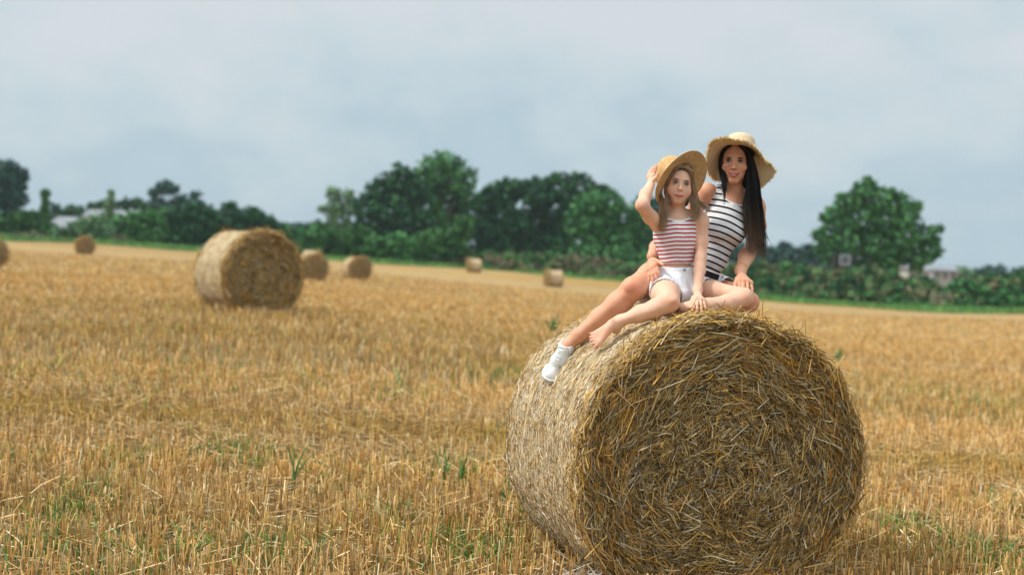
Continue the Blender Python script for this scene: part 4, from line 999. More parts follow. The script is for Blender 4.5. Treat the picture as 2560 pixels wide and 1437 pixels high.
# tank top
V, Q = T.mesh(.0032, .0065)
lx, ly, lz = ((V - wai) @ spine.T).T
ltop = ((nk - wai) @ spine.T)
ctrx = (P(1832, 520, 7.7) - wai) @ spine[0]
u_ = lx - ctrx
front = lz > -.02
scoop = np.where(front, .350 + 63 * np.abs(u_) ** 3, .44 + 0 * u_)
e1 = scoop - ly
tb = np.clip((ly - .25) / .06, 0, 1)
e2 = (u_ + .155 - .022 * tb); e3 = (.150 - .025 * tb - u_); up_ = ly > .25
ed = np.minimum(e1, .2); ed = np.where(up_, np.minimum(ed, np.minimum(e2, e3)), ed)
keep = (ed > 0) & (ly > -.055)
ed2 = np.minimum(ed, (ly + .055) + .006)
st = (ly - .02 * np.cos(u_ * 9) - .006 * (lz > .0) * np.cos(u_ * 18)) / .0335
Vc, Qc, us = cut(V, Q, keep)
cloth('tank_top', Vc, Qc, navy_knit, mum, {'st': st[us], 'ed': ed2[us], 'rib': lx[us]})
# shorts and belt
Sh = Body(); Sh.el(hip, (.138, .080, .104), pel, .03); Sh.el(wai - spine[1] * .060, (.105, .06, .088), spine, .04)
Sh.rc(P(1692, 672, 7.74), P(1636, 690, 7.61), .102, .100, .03); Sh.rc(P(1778, 716, 7.76), P(1812, 726, 7.70), .080, .074, .03)
V, Q = Sh.mesh(.0035, .003)
hx, hy, hzz = ((V - hip) @ pel.T).T
dl = (V - P(1692, 672, 7.74)) @ unit(P(1636, 690, 7.61) - P(1692, 672, 7.74)); dr = (V - P(1785, 706, 7.76)) @ unit(P(1812, 712, 7.70) - P(1785, 706, 7.76))
keep = (((V - wai) @ spine[1]) < -.035) & (dl < .145 + .004 * np.sin(V[:, 2] * 300)) & (dr < .105 + .004 * np.sin(V[:, 2] * 310))
Vc, Qc, us = cut(V, Q, keep); sh = cloth('shorts', Vc, Qc, denim, mum, th=.004)
t = np.linspace(0, 2 * pi, 49); bc = wai - spine[1] * .056
ring = lambda rx, rz, dy: np.array([bc + spine[0] * rx * cos(a) + spine[2] * rz * sin(a) + spine[1] * (dy) for a in t])
def band(c, fr, rx, rz, h0, h1, th=.004, n=49, tilt=0.):
    t = np.linspace(0, 2 * pi, n)[:-1]; V = []
    for (dr, hh) in ((0, h0), (th, h0), (th, h1), (0, h1)):
        V.append(np.array([c + fr[0] * (rx + dr) * cos(a) + fr[2] * (rz + dr) * sin(a) + fr[1] * (hh + tilt * cos(a)) for a in t]))
    V = np.array(V).reshape(-1, 3); ix = np.arange(4 * (n - 1)).reshape(4, n - 1); q = []
    for i in range(4): a_, b_ = ix[i], ix[(i + 1) % 4]; q.append(np.stack([a_, np.roll(a_, -1), np.roll(b_, -1), b_], -1))
    return V, np.concatenate(q)
V, Q = band(bc, spine, .116, .112, -.017, .016); bl = add('belt', mesh_np('belt', V, Q, smooth=False), belt_mat, mum)
V, Q, _ = boxv(bc + spine[0] * .088 + spine[2] * .083, spine[0] * .006, spine[2] * .006, spine[1] * .026); add('belt_loop', mesh_np('belt_loop', V, [Q[0]]), denim, bl)
# frayed hem threads
def fray(par, pts, nrm, n, L, rg, name='frayed_hem', col=np.array((.8, .8, .82))):
    i = rg.integers(0, len(pts), n); p0 = pts[i] + rg.normal(0, .002, (n, 3)); d = nrm[None] + rg.normal(0, .35, (n, 3)); d = unit(d) * (L * rg.uniform(.4, 1.2, n))[:, None]
    V, Fc, C = tubes(np.stack([p0, p0 + d * .5 + rg.normal(0, .001, (n, 3)), p0 + d], 1), .0008, 3, col); add(name, mesh_np(name, V, Fc, C), thread_mat, par)
rgp = np.random.default_rng(5)
dV = (Vc - P(1692, 672, 7.74)) @ unit(P(1636, 690, 7.61) - P(1692, 672, 7.74)); fray(sh, Vc[dV > .138], unit(P(1636, 690, 7.61) - P(1692, 672, 7.74)), 160, .012, rgp)
# bracelet and ring
def torus(c, fr, R0, r, n=28):
    t = np.linspace(0, 2 * pi, n); p = np.array([c + fr[0] * R0 * cos(a) + fr[2] * R0 * sin(a) for a in t]); return tubes(p[None], r, 6)
fa = frame(P(1866, 640, 7.72) - P(1852, 676, 7.52), TOV)
V, Fc, C = torus(P(1852, 672, 7.535), fa, .034, .0014); add('bracelet', mesh_np('bracelet', V, Fc, smooth=True), gold_mat, mum)
for kn, tp, f_ in ((P(1868, 704, 7.40), P(1869, 735, 7.355), .28), (P(1877, 707, 7.41), P(1881, 731, 7.37), .2)):
    c = kn * (1 - f_) + tp * f_ + TOV * .006; V, Fc, C = torus(c, frame(kn - tp, TOV), .0096, .0012, 18); add('ring', mesh_np('ring', V, Fc, smooth=True), gold_mat, mum)
# sneakers
def sneaker(par, heel, toe, upv, s=1., laces=True, lab=None):
    """heel and toe are points on the sole line"""
    ax_ = unit(toe - heel); up = unit(upv - ax_ * (upv @ ax_)); sd = np.cross(ax_, up); fr = np.stack([sd, up, ax_]); L = np.linalg.norm(toe - heel)
    def q(x, y, z): return heel + sd * x * s + up * y * s + ax_ * z * L
    Bs = Body(); Bs.rc(q(0, .040, .10), q(0, .034, .45), .038 * s, .042 * s, .02); Bs.rc(q(0, .028, .45), q(.003, .014, .82), .040 * s, .030 * s, .02)
    Bs.el(q(0, .008, .80), (.049 * s, .020 * s, .038 * s), fr, .02); Bs.rc(q(0, .07, .08), q(0, .085, .17), .034 * s, .036 * s, .02); Bs.rc(q(0, .085, .16), q(0, .045, .5), .030 * s, .030 * s, .03)
    Bs.el(q(0, .112, .14), (.028 * s, .03 * s, .030 * s), fr, .006, True)
    V, Q = Bs.mesh(.003, 0.); l = (V - heel) @ fr.T; V2 = V.copy(); low = l[:, 1] < .004 * s; V2[low] += up * (.004 * s - l[low, 1])[:, None]
    sh_ = add('sneaker', mesh_np('sneaker', V2, Q, smooth=True), leather_mat, par)
    if lab: sh_['label'] = lab
    # sole: outline extruded
    zz = np.linspace(-.02, 1.02, 22); wd = np.interp(zz, [-.02, .0, .1, .4, .68, .85, .97, 1.02], [.018, .034, .042, .042, .053, .051, .034, .014]) * s
    ol = [(w, z) for w, z in zip(wd, zz)] + [(-w * .97, z) for w, z in zip(wd[::-1], zz[::-1])]
    n = len(ol); V = np.array([q(w / s, y, z) for y in (-.014, -.010, .014) for w, z in ol]); V[:n] = V[:n] * .96 + V[:n].mean(0) * .04
    ix = np.arange(3 * n).reshape(3, n); qs = np.concatenate([np.stack([ix[i], np.roll(ix[i], -1), np.roll(ix[i + 1], -1), ix[i + 1]], -1) for i in range(2)])
    add('sole', mesh_np('sole', V, [qs, ix[2][None], ix[0][None, ::-1]], smooth=False), sole_mat, sh_)
    if laces:
        P_ = []
        for i in range(6):
            z0 = .30 + i * .072; y0 = .107 - i * .0075
            for sg in (-1, 1):
                P_.append(tubes(np.array([[q(sg * .021, y0 - .014, z0), q(sg * .012, y0 + .003, z0 + .012), q(0, y0 + .007, z0 + .03), q(-sg * .012, y0 - .002, z0 + .05), q(-sg * .021, y0 - .016, z0 + .065)]]), .0022 * s, 5))
        P_.append(tubes(np.array([[q(0, .112, .30), q(.03, .118, .27), q(.045, .098, .34), q(.02, .108, .33), q(0, .112, .31)], [q(0, .112, .30), q(-.03, .116, .29), q(-.046, .094, .37), q(-.02, .106, .33), q(0, .112, .31)]]), .0022 * s, 5))
        V, Fc, C = join(P_); add('laces', mesh_np('laces', V, Fc, smooth=True), lace_mat, sh_)
        P_ = [tubes(np.array([[q(sg * .0235, .104 - .0075 * i - .014, .30 + i * .072), q(sg * .0285, .104 - .0075 * i - .021, .30 + i * .072)]]), .0024 * s, 6, None, True) for i in range(6) for sg in (-1, 1)]
        for V, Fc, C in P_: add('eyelet', mesh_np('eyelet', V, Fc), eyelet_mat, sh_)
        red, _, _ = mat('pale_red_print', .6, .2, (.75, .35, .35)); V, Q, _ = boxv(q(-.0395, .045, .40), ax_ * .010, up * .0022, sd * .0008); add('side_mark', mesh_np('side_mark', V, Q), red, sh_)
    return sh_
sneaker(mum, heel_m, heel_m + ax_m * .225, up_m, 1.08)
sneaker(mum, P(1640, 758, 7.66), P(1596, 752, 7.56), dirv(-.2, 1, .3), .9, False, 'greyish sneaker tucked in shade under the thigh')

# ------------------------------------------------------------------ hats
def strawmat(name, c1, c2, wv_=.05):
    m, b, bs = mat(name, .7, .3)
    rr = b.n('ShaderNodeAttribute', attribute_name='ringc').outputs['Fac']; aa = b.n('ShaderNodeAttribute', attribute_name='angc').outputs['Fac']
    w = b.math('SINE', b.math('MULTIPLY', rr, 2 * pi / .0062)); w2 = b.math('SINE', b.math('MULTIPLY', aa, 2 * pi / .0042)); ob = b.n('ShaderNodeTexCoord').outputs['Object']
    hg = b.math('ADD', w, b.math('MULTIPLY', w2, wv_))
    col = b.mix(b.ramp(b.math('ADD', b.math('MULTIPLY', hg, .35), b.noise(ob, 60., 3)), [(.2, 0.), (.9, 1.)]), c1, c2)
    b.nt.links.new(col, bs.inputs['Base Color']); bp = b.n('ShaderNodeBump', ins={'Strength': .6, 'Distance': .0015, 'Height': hg}); b.nt.links.new(bp.outputs[0], bs.inputs['Normal'])
    bs.inputs['Subsurface Weight'].default_value = .0
    return m
def hat(par, c, n, fwd, r_in, r_cr, h_cr, outer, m, fringe, rg, name='straw_hat'):
    """c brim centre, n crown direction; outer(angle) -> world point of the brim's edge; angle 0 = image right, 90 = fwd"""
    fr = frame(n, fwd); na = 120; A = np.linspace(0, 2 * pi, na, endpoint=False)
    ho = bpy.data.objects.new(name, None); COL.objects.link(ho); ho.parent = par; ORG[ho.name] = ORG[par.name]
    inn = np.array([c + fr[0] * r_in * cos(a) + fr[2] * r_in * sin(a) for a in A]); out = np.array([outer(a) for a in A])
    nr = 16; rows = []; rc_ = []
    for i in range(nr):
        t = i / (nr - 1); w = t; p = inn * (1 - w) + out * w; rows.append(p); rc_.append(np.full(na, t * .10))
    V = np.array(rows).reshape(-1, 3); ix = np.arange(nr * na).reshape(nr, na)
    q = np.stack([ix[:-1], np.roll(ix, -1, 1)[:-1], np.roll(ix, -1, 1)[1:], ix[1:]], -1).reshape(-1, 4)
    me = mesh_np('brim', V, q, attrs={'ringc': np.array(rc_).ravel(), 'angc': np.tile(A * .12, nr)}, smooth=True)
    br = add('brim', me, m, ho); sd = br.modifiers.new('t', 'SOLIDIFY'); sd.thickness = .0025; sd.offset = 0
    # crown
    prof_ = [(r_in, 0.), (r_in + (r_cr - r_in) * .4, h_cr * .18), (r_cr, h_cr * .45), (r_cr * .97, h_cr * .68), (r_cr * .86, h_cr * .86), (r_cr * .66, h_cr * .96), (r_cr * .35, h_cr), (.002, h_cr)]
    pr = np.array(prof_); uu = np.linspace(0, len(pr) - 1, 26); pr = np.stack([np.interp(uu, np.arange(len(pr)), pr[:, i]) for i in (0, 1)], 1); pr[1:-1] = (pr[:-2] + pr[1:-1] * 2 + pr[2:]) / 4
    V = np.array([[c + fr[0] * r * cos(a) + fr[2] * r * sin(a) + fr[1] * (hh - .001) for a in A] for r, hh in pr]).reshape(-1, 3)
    arc = np.concatenate([[0], np.cumsum(np.hypot(*np.diff(pr, axis=0).T))]); ix = np.arange(len(pr) * na).reshape(len(pr), na)
    q = np.stack([ix[:-1], ix[1:], np.roll(ix, -1, 1)[1:], np.roll(ix, -1, 1)[:-1]], -1).reshape(-1, 4)
    cr_ = add('crown', mesh_np('crown', V, q, attrs={'ringc': np.repeat(arc, na), 'angc': np.tile(A * .09, len(pr))}, smooth=True), m, ho); sd = cr_.modifiers.new('t', 'SOLIDIFY'); sd.thickness = .002; sd.offset = 0
    if fringe:
        n_ = fringe; a = rg.uniform(0, 2 * pi, n_); o0 = np.array([outer(x) for x in a]); i0 = c + fr[0] * (r_in * np.cos(a))[:, None] + fr[2] * (r_in * np.sin(a))[:, None]
        d = unit(o0 - i0); s0 = o0 - d * rg.uniform(.0, .012, n_)[:, None]; dd = unit(d + rg.normal(0, .5, (n_, 3))) * rg.uniform(.008, .020, n_)[:, None]
        V, Fc, C = tubes(np.stack([s0, s0 + dd * .5 + rg.normal(0, .002, (n_, 3)), s0 + dd], 1), .0013, 3, np.array([lin(232, 206, 140), lin(220, 184, 108), lin(240, 222, 170)])[rg.integers(0, 3, n_)])
        add('fringe', mesh_np('fringe', V, Fc, C), bale_straw, br)
    return ho
def loop_pts(pts):
    """closed smooth interpolation through points given as (angle_deg, px, py, d)"""
    pts = sorted(pts); a = np.radians([p[0] for p in pts]); W_ = np.array([P(*p[1:]) for p in pts])
    n = len(pts)
    def f(x):
        x = x % (2 * pi); i = np.searchsorted(a, x, side='right') - 1
        i0, i1 = i % n, (i + 1) % n; a0, a1 = a[i0], a[i1]
        if a1 <= a0: a1 += 2 * pi
        xx = x if x >= a0 else x + 2 * pi
        t = (xx - a0) / (a1 - a0); p0, p1, p2, p3 = W_[(i0 - 1) % n], W_[i0], W_[i1], W_[(i1 + 1) % n]
        return .5 * (2 * p1 + (p2 - p0) * t + (2 * p0 - 5 * p1 + 4 * p2 - p3) * t * t + (3 * p1 - p0 - 3 * p2 + p3) * t ** 3)
    return f
hat_m = strawmat('pale_woven_straw', tuple(lin(208, 178, 138)), tuple(lin(240, 224, 198)))
hat_g = strawmat('golden_woven_straw', tuple(lin(184, 128, 68)), tuple(lin(236, 206, 152)), .5)
mn = dirv(.16, .93, -.33)
om = loop_pts([(0, 1926, 412, 7.72), (22, 1911, 400, 7.60), (45, 1897, 379, 7.52), (68, 1872, 358, 7.48), (90, 1842, 351, 7.47), (112, 1812, 345, 7.48), (135, 1781, 353, 7.52),
               (158, 1770, 380, 7.58), (180, 1766, 416, 7.66), (205, 1782, 445, 7.76), (232, 1806, 452, 7.86), (270, 1846, 452, 7.90), (305, 1884, 462, 7.86), (328, 1908, 464, 7.80), (345, 1936, 432, 7.76)])
hat(mum, P(1849, 381, 7.675), mn, dirv(0, -.3, 1), .084, .080, .098, om, hat_m, 1500, np.random.default_rng(3))
# ------------------------------------------------------------------ the woman's hair
rg = np.random.default_rng(21)
dk_ = np.array([lin(28, 22, 25), lin(18, 14, 18), lin(40, 32, 33), lin(22, 18, 23)]) * .8
Hb = Body()                                                       # cap of hair over the skull, open at the face
Hb.el(Lm(0, .036, -.034), (.0815, .086, .094), mfr, .02); Hb.rc(Lm(.055, -.02, -.045), Lm(.05, -.10, -.05), .045, .04, .03); Hb.rc(Lm(-.04, -.02, -.05), Lm(-.03, -.08, -.06), .045, .035, .03)
V, Q = Hb.mesh(.004); lc = (V - mE) @ mfr.T
C = dk_[0] * np.ones((len(V), 3)); hm_ = add('hair', mesh_np('hair', V, Q, C, smooth=True), hair_mat, mum)
gd = [([Lm(.030, .085, .062), Lm(.064, .062, .050), Lm(.082, .0, .024), P(1886, 462, 7.60), P(1886, 520, 7.60), P(1885, 570, 7.63), P(1888, 618, 7.66)], .006, .014, 5),
      ([Lm(.045, .080, .045), Lm(.072, .040, .030), Lm(.080, -.03, .025), P(1889, 470, 7.62), P(1892, 530, 7.63), P(1892, 580, 7.66), P(1894, 628, 7.68)], .008, .015, 5),
      ([Lm(.020, .090, .062), Lm(.062, .058, .052), Lm(.080, -.02, .022), P(1878, 470, 7.60), P(1872, 520, 7.60), P(1868, 575, 7.61), P(1872, 620, 7.63)], .005, .014, 4),
      ([Lm(.06, .06, .0), Lm(.085, .0, -.02), P(1893, 455, 7.66), P(1900, 520, 7.68), P(1901, 580, 7.70), P(1904, 632, 7.72)], .010, .014, 4),
      ([Lm(-.005, .094, .060), Lm(-.045, .082, .060), Lm(-.070, .045, .052), Lm(-.074, .0, .045), Lm(-.068, -.05, .035), P(1809, 470, 7.60), P(1811, 505, 7.60)], .003, .003, 1.1),
      ([Lm(-.02, .094, .045), Lm(-.066, .060, .035), Lm(-.080, .0, .020), Lm(-.075, -.06, .0), P(1812, 475, 7.66)], .006, .006, 1.4)]
V, Fc, C = join([strands(gd[:4], 3000, .0009, dk_, .007, rg, tipcol=np.array(lin(140, 120, 100)), wave=.010, wfreq=1.1), strands(gd[4:], 450, .0008, dk_, .003, rg)])
# a thin lock blown across the nose, stray hairs
fly = [([Lm(-.074, .0, .050), Lm(-.070, -.028, .066), Lm(-.045, -.036, .088), Lm(-.020, -.032, .104), Lm(.0, -.029, .110)], .0003, .0004, .22),
       
       ([P(1905, 560, 7.66), P(1916, 590, 7.66), P(1928, 612, 7.66)], .002, .003, .8), ([P(1900, 575, 7.66), P(1909, 610, 7.66), P(1912, 636, 7.66)], .003, .005, 1.5), ([P(1812, 430, 7.60), P(1814, 470, 7.58), P(1822, 495, 7.57)], .001, .002, .4)]
V2, F2, C2 = strands(fly, 46, .0005, dk_, .001, rg); V, Fc, C = join([(V, Fc, C), (V2, F2, C2)])
add('hair_locks', mesh_np('hair_locks', V, Fc, C), hair_mat, hm_)
nails(mum, [P(1648, 687, 7.365), P(1643, 701, 7.355), P(1632, 708, 7.355), P(1848, 730, 7.365), P(1857, 737, 7.355), P(1869, 735, 7.355), P(1881, 731, 7.37)], np.array(lin(226, 176, 164)))

# ================================================== the girl
G_ORG = bale_world((-.12, .42, 1.42))
kid_col = np.array(lin(226, 182, 156))
B = Body()
ghip, gwai, gnk = P(1692, 703, 7.50), P(1693, 652, 7.49), P(1694, 540, 7.47)
gsp = frame(gnk - gwai, TOV + R_ * .05); gpl = frame(U_ + R_ * .03, TOV)
T = Body()
T.el(P(1690, 590, 7.49), (.116, .120, .080), gsp, .04); T.el(P(1692, 645, 7.495), (.087, .075, .068), gsp, .04)
T.rc(P(1650, 557, 7.48), P(1744, 548, 7.48), .033, .033, .04); T.rc(P(1724, 541, 7.49), P(1700, 536, 7.49), .022, .026, .03); T.rc(P(1666, 546, 7.49), P(1690, 537, 7.49), .022, .026, .03); T.rc(P(1692, 555, 7.49), P(1691, 600, 7.49), .062, .08, .04)
B.pr += T.pr
B.el(ghip, (.118, .078, .088), gpl, .04)
B.chain([P(1694, 552, 7.49), P(1694, 530, 7.475), P(1697, 505, 7.465)], [.042, .032, .032], .025)
B.rc(P(1750, 545, 7.475), P(1755, 554, 7.47), .036, .036, .03); B.rc(P(1646, 557, 7.47), P(1642, 556, 7.45), .036, .036, .03)
# raised arm holding the hat
B.chain([P(1647, 561, 7.47), P(1626, 543, 7.38), P(1606, 514, 7.27)], [.038, .036, .033], .02)
B.chain([P(1606, 513, 7.27), P(1614, 488, 7.33), P(1627, 462, 7.40)], [.033, .031, .022], .02)
hand(B, P(1628, 458, 7.405), [P(1635, 438, 7.40), P(1630, 437, 7.415), P(1625, 439, 7.43), P(1621, 443, 7.45)],
     [P(1641, 415, 7.395), P(1635, 416, 7.42), P(1629, 420, 7.445), P(1623, 427, 7.465)], (P(1635, 450, 7.39), P(1641, 443, 7.38), P(1644, 434, 7.375)), .0074, .0120, .004)
# straight arm, hand on the straw
B.chain([P(1755, 552, 7.47), P(1755, 605, 7.46), P(1752, 645, 7.44)], [.034, .031, .028], .02)
B.chain([P(1752, 645, 7.44), P(1749, 675, 7.40), P(1744, 725, 7.30), P(1744, 732, 7.285)], [.029, .029, .022, .021], .02)
hand(B, P(1744, 735, 7.28), [P(1736, 748, 7.235), P(1743, 747, 7.225), P(1751, 748, 7.225), P(1758, 750, 7.235)],
     [P(1732, 776, 7.185), P(1742, 780, 7.180), P(1754, 778, 7.180), P(1764, 773, 7.19)], (P(1733, 744, 7.25), P(1728, 756, 7.22), P(1727, 768, 7.20)), .0075, .0120)
# near leg: thigh towards the camera, knee bent, shin down the bale to the bare foot
B.chain([P(1662, 712, 7.49), P(1664, 738, 7.34), P(1672, 752, 7.19)], [.072, .0705, .051], .03)
B.chain([P(1671, 757, 7.18), P(1640, 770, 7.20), P(1596, 786, 7.21), P(1550, 802, 7.22), P(1538, 809, 7.22)], [.050, .043, .036, .026, .026], .03)
B.el(P(1681, 752, 7.150), (.026, .030, .024), None, .012); B.rc(P(1655, 766, 7.165), P(1550, 802, 7.20), .011, .009, .025); B.el(P(1620, 782, 7.22), (.06, .03, .034), frame(dirv(.35, .94, 0), TOV), .03); B.rc(P(1533, 801, 7.20), P(1535, 803, 7.20), .012, .012, .014)
for sx in (-1, 1): B.rc(P(1694 + sx * 6, 541, 7.452), P(1694 + sx * 34, 539 - sx * 3, 7.470), .007, .007, .012)
# foot
ank = P(1538, 812, 7.22)
B.chain([ank, P(1540, 822, 7.235)], [.027, .026], .02)
tb_ = [P(1484, 834, 7.20), P(1485, 842, 7.195), P(1488, 849, 7.19), P(1493, 855, 7.185), P(1500, 855, 7.18)]
for i, t_ in enumerate(tb_): B.rc(P(1530, 812, 7.215), t_, .020, (.0105, .0115, .012, .0125, .015)[i], .014)
tt_ = [P(1477, 834, 7.205), P(1476, 843, 7.20), P(1478, 851, 7.195), P(1482, 859, 7.19), P(1490, 866, 7.185)]
for i, (a_, c_) in enumerate(zip(tb_, tt_)): B.chain([a_, a_ * .4 + c_ * .6 + TOV * .004, c_], [(.0095, .0095, .010, .010, .013)[i], (.008, .008, .0085, .009, .012)[i], (.0075, .008, .0085, .009, .0115)[i]], .003)
# far leg: folded, knee out to the right, shin coming back in front
B.chain([P(1722, 714, 7.50), P(1790, 731, 7.42), P(1862, 738, 7.345)], [.064, .050, .040], .03)
B.chain([P(1863, 747, 7.34), P(1820, 757, 7.30), P(1770, 763, 7.27), P(1720, 768, 7.24), P(1706, 769, 7.24)], [.040, .042, .035, .025, .024], .02)
gE = P(1699, 461.5, 7.455)
gfr = frame(dirv(.165, 1, -.03), dirv(-.03, -.03, 1))
Lg = head(B, gE, gfr, .92, True)
V, Q = B.mesh(.0030)
sp_g = [(Lg(.042, -.034, .06), .026, (1.04, .84, .82)), (Lg(-.042, -.034, .06), .026, (1.04, .84, .82)), (Lg(0, -.036, .098), .013, (1.03, .86, .83)), (P(1682, 754, 7.13), .032, (1., .84, .80)), (P(1860, 745, 7.3), .03, (1., .86, .82)),
        (P(1594, 512, 7.25), .03, (1.02, .82, .78)), (P(1520, 835, 7.19), .05, (1., .86, .82))]
for t_ in tt_: sp_g.append((t_, .012, (1.03, .82, .78)))
for t_ in ((1732, 776), (1742, 780), (1754, 778), (1764, 773), (1736, 748), (1743, 747), (1751, 748)): sp_g.append((P(*t_, 7.185), .010, (1.03, .84, .80)))
for t_ in ((1641, 415), (1635, 416), (1629, 420)): sp_g.append((P(*t_, 7.385), .012, (1.04, .80, .76)))
for sx in (-1, 1): sp_g.append((Lg(sx * .032, .004, .080), .014, (.80, .71, .70)))  # shade of the girl's eye sockets painted as darker skin
kid = add('person', mesh_np('person', V, Q, paint_skin(V, kid_col, sp_g), smooth=True), skin_mat, None, G_ORG)
tag(kid, 'barefoot girl in red-striped top and white shorts, one hand up holding her straw hat', 'person')
face_bits(Lg, gfr, .92, kid, True, np.array((.06, .08, .10)), lin(120, 86, 64), .0070, False, lin(200, 100, 96))
nails(kid, [P(1732, 776, 7.185), P(1742, 780, 7.18), P(1754, 778, 7.18), P(1764, 773, 7.19)], np.array(lin(232, 184, 170)), .0034)
# crop top
V, Q = T.mesh(.0030, .0055)
lx, ly, lz = ((V - gwai) @ gsp.T).T; cx = (P(1692, 590, 7.49) - gwai) @ gsp[0]; u_ = lx - cx
scoop = np.where(lz > -.01, .219 + 95 * np.abs(u_) ** 3, .285); e1 = scoop - ly
tb = np.clip((ly - .145) / .05, 0, 1); e2 = u_ + .145 - .045 * tb; e3 = .130 - .018 * tb - u_; up_ = ly > .145
ed = np.where(up_, np.minimum(np.minimum(e1, e2), e3), e1)
keep = (ed > 0) & (ly > -.014 + .004 * np.cos(u_ * 30)); ed2 = np.minimum(ed, ly + .014 + .004)
st = (ly - .012 * np.cos(u_ * 12) * (lz > 0) - .03 * u_ + .001 * np.sin(u_ * 60)) / .0212
Vc, Qc, us = cut(V, Q, keep); cloth('crop_top', Vc, Qc, red_knit, kid, {'st': st[us], 'ed': ed2[us], 'rib': lx[us]})
# shorts
Sh = Body(); Sh.el(ghip, (.124, .082, .094), gpl, .04); Sh.rc(gwai - gsp[1] * .035 - gsp[0] * .03, gwai - gsp[1] * .035 + gsp[0] * .03, .068, .068, .03)
r0, r1 = P(1660, 714, 7.49), P(1662, 737, 7.32); l0, l1 = P(1722, 716, 7.50), P(1762, 727, 7.44)
Sh.rc(r0, r1, .076, .074, .02); Sh.rc(l0, l1, .072, .068, .02); Sh.rc(P(1690, 715, 7.44), P(1705, 738, 7.40), .06, .045, .03)
V, Q = Sh.mesh(.0030, .003)
ar, al = unit(r1 - r0), unit(l1 - l0); dr_ = (V - r0) @ ar; dl_ = (V - l0) @ al
wr_ = .0035 * np.sin(V[:, 0] * 260) + .0025 * np.sin(V[:, 2] * 410)
inr = (np.linalg.norm((V - r0) - dr_[:, None] * ar, axis=1) < .098) & (V[:, 0] < P(1703, 735, 7.38)[0])
keep = (((V - gwai) @ gsp[1]) < -.028) & ~(inr & (dr_ > .140 + wr_)) & (dl_ < .108 + wr_)
Vc, Qc, us = cut(V, Q, keep); gs_ = cloth('shorts', Vc, Qc, denim, kid, th=.004)
dV = (Vc - r0) @ ar; fray(gs_, Vc[(dV > .134) & (Vc[:, 0] < P(1703, 735, 7.38)[0])], ar, 260, .010, rgp)
V, Q = band(gwai - gsp[1] * .052, gsp, .102, .078, -.017, .018, .003); add('waistband', mesh_np('waistband', V, Q, smooth=True), denim, gs_)
bt = P(1711, 675, 7.40); V, Fc, C = tubes(np.array([[bt, bt + TOV * .012]]), .008, 14, None, True); add('button', mesh_np('button', V, Fc), metal_mat, gs_)
# hat
gn = dirv(-.58, .50, -.64)
def og(a):
    fr = OGF; r = .172 + .006 * cos(2 * a + 1.) + .003 * sin(3 * a); lift = -.016 + .006 * sin(2 * a + .5)
    return GHC + fr[0] * r * cos(a) + fr[2] * r * sin(a) + fr[1] * lift
GHC = P(1699, 447, 7.475); OGF = frame(gn, dirv(.4, -.2, 1))
hat(kid, GHC, gn, dirv(.4, -.2, 1), .088, .091, .135, og, hat_g, 0, np.random.default_rng(4))
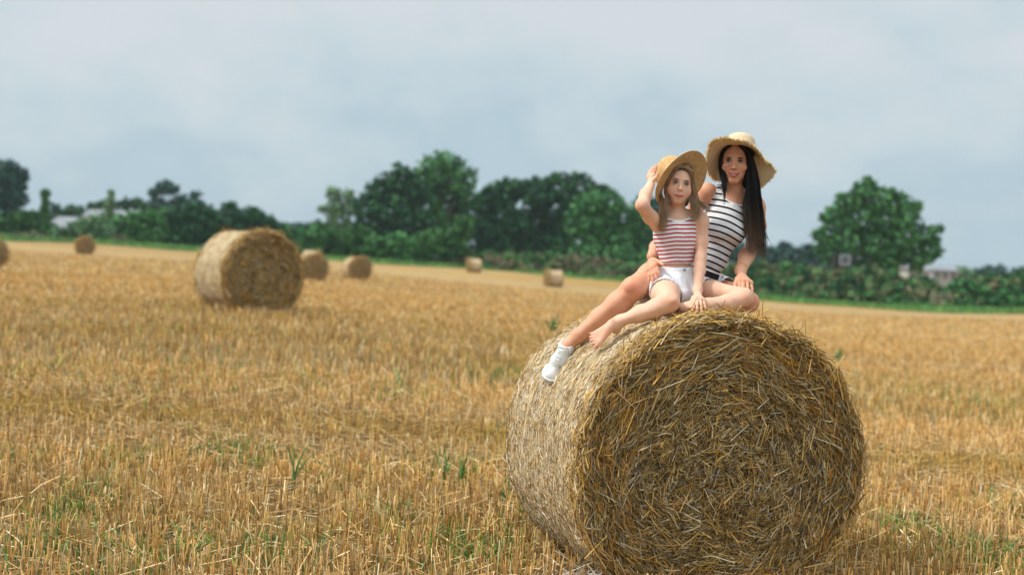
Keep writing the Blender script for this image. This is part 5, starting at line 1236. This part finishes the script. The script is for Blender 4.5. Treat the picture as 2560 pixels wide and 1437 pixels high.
# hair
lt = np.array([lin(150, 118, 88), lin(122, 94, 68), lin(176, 142, 108), lin(98, 74, 54), lin(196, 164, 128)])
Hb = Body(); Hb.el(Lg(0, .040, -.030), np.array([.0800, .082, .092]) * .92, gfr, .02); Hb.rc(Lg(.052, -.03, -.04), Lg(.045, -.09, -.04), .034, .025, .03); Hb.rc(Lg(-.05, -.03, -.04), Lg(-.045, -.09, -.04), .034, .025, .03)
V, Q = Hb.mesh(.004); hg_ = add('hair', mesh_np('hair', V, Q, lt[3] * .8 * np.ones((len(V), 3)), smooth=True), hair_mat, kid)
gd = [([Lg(-.005, .100, .050), Lg(-.045, .080, .058), Lg(-.072, .025, .046), Lg(-.076, -.03, .030), Lg(-.078, -.09, .020), P(1655, 535, 7.40), P(1657, 572, 7.40)], .004, .012, 4),
      ([Lg(-.03, .095, .03), Lg(-.070, .050, .030), Lg(-.082, -.02, .010), P(1657, 505, 7.42), P(1652, 540, 7.41), P(1662, 570, 7.40)], .006, .014, 4),
      ([Lg(.0, .100, .050), Lg(.040, .088, .058), Lg(.070, .035, .046), Lg(.078, -.03, .020), P(1737, 500, 7.44), P(1745, 522, 7.42), P(1738, 545, 7.41)], .004, .014, 3.5),
      ([Lg(.080, .01, -.01), P(1739, 490, 7.44), P(1747, 508, 7.43), P(1761, 519, 7.42), P(1777, 526, 7.42)], .004, .007, 1.2),
      ([Lg(.06, .05, .0), Lg(.080, .0, .01), Lg(.074, -.05, .02), P(1730, 505, 7.43), P(1735, 525, 7.41), P(1746, 546, 7.41)], .006, .010, 3.),
      ([Lg(-.02, .103, .045), Lg(-.03, .096, .062), Lg(-.055, .062, .066), Lg(-.068, .020, .052)], .003, .004, 1.2), ([Lg(.0, .103, .045), Lg(.012, .098, .062), Lg(.052, .070, .062), Lg(.070, .020, .048)], .003, .004, 1.2),
      ] + [([Lg(x, .086 - 9 * x * x, .064 - 6 * x * x), Lg(x * .9, .106 - 6 * x * x, .040), Lg(x * .7, .121 - 4 * x * x, .0), Lg(x * .5, .121, -.03)], .0045, .006, .9) for x in np.linspace(-.06, .06, 9)]
V, Fc, C = strands(gd, 4200, .0008, lt, .0035, rg, wave=.009, wfreq=1.6, tipcol=np.array(lin(190, 158, 122)))
add('hair_locks', mesh_np('hair_locks', V, Fc, C), hair_mat, hg_)
# ribbon of the hat showing beside her cheek
V, Fc, C = tubes(np.array([[P(1659, 470, 7.40), P(1657, 483, 7.385), P(1661, 495, 7.38)]]), np.array([[.002, .0055, .003]]), 4, np.array((.7, .68, .78))); add('hair_ribbon', mesh_np('hair_ribbon', V, Fc, C, smooth=True), thread_mat, kid)

# ------------------------------------------------------------------ haze
V, Q, _ = boxv((0, 175, 33), (260, 0, 0), (0, 240, 0), (0, 0, 42))
hm2 = bpy.data.materials.new('haze'); hm2.use_nodes = True; hn = hm2.node_tree; hn.nodes.clear()
pv = hn.nodes.new('ShaderNodeVolumePrincipled'); pv.inputs['Density'].default_value = .00022; pv.inputs['Color'].default_value = (.90, .96, 1., 1); pv.inputs['Anisotropy'].default_value = .3
ho_ = hn.nodes.new('ShaderNodeOutputMaterial'); hn.links.new(pv.outputs[0], ho_.inputs['Volume'])
hz_o = add('haze', mesh_np('haze', V, Q), hm2); tag(hz_o, 'thin pale haze over the far field', 'haze', kind='stuff')
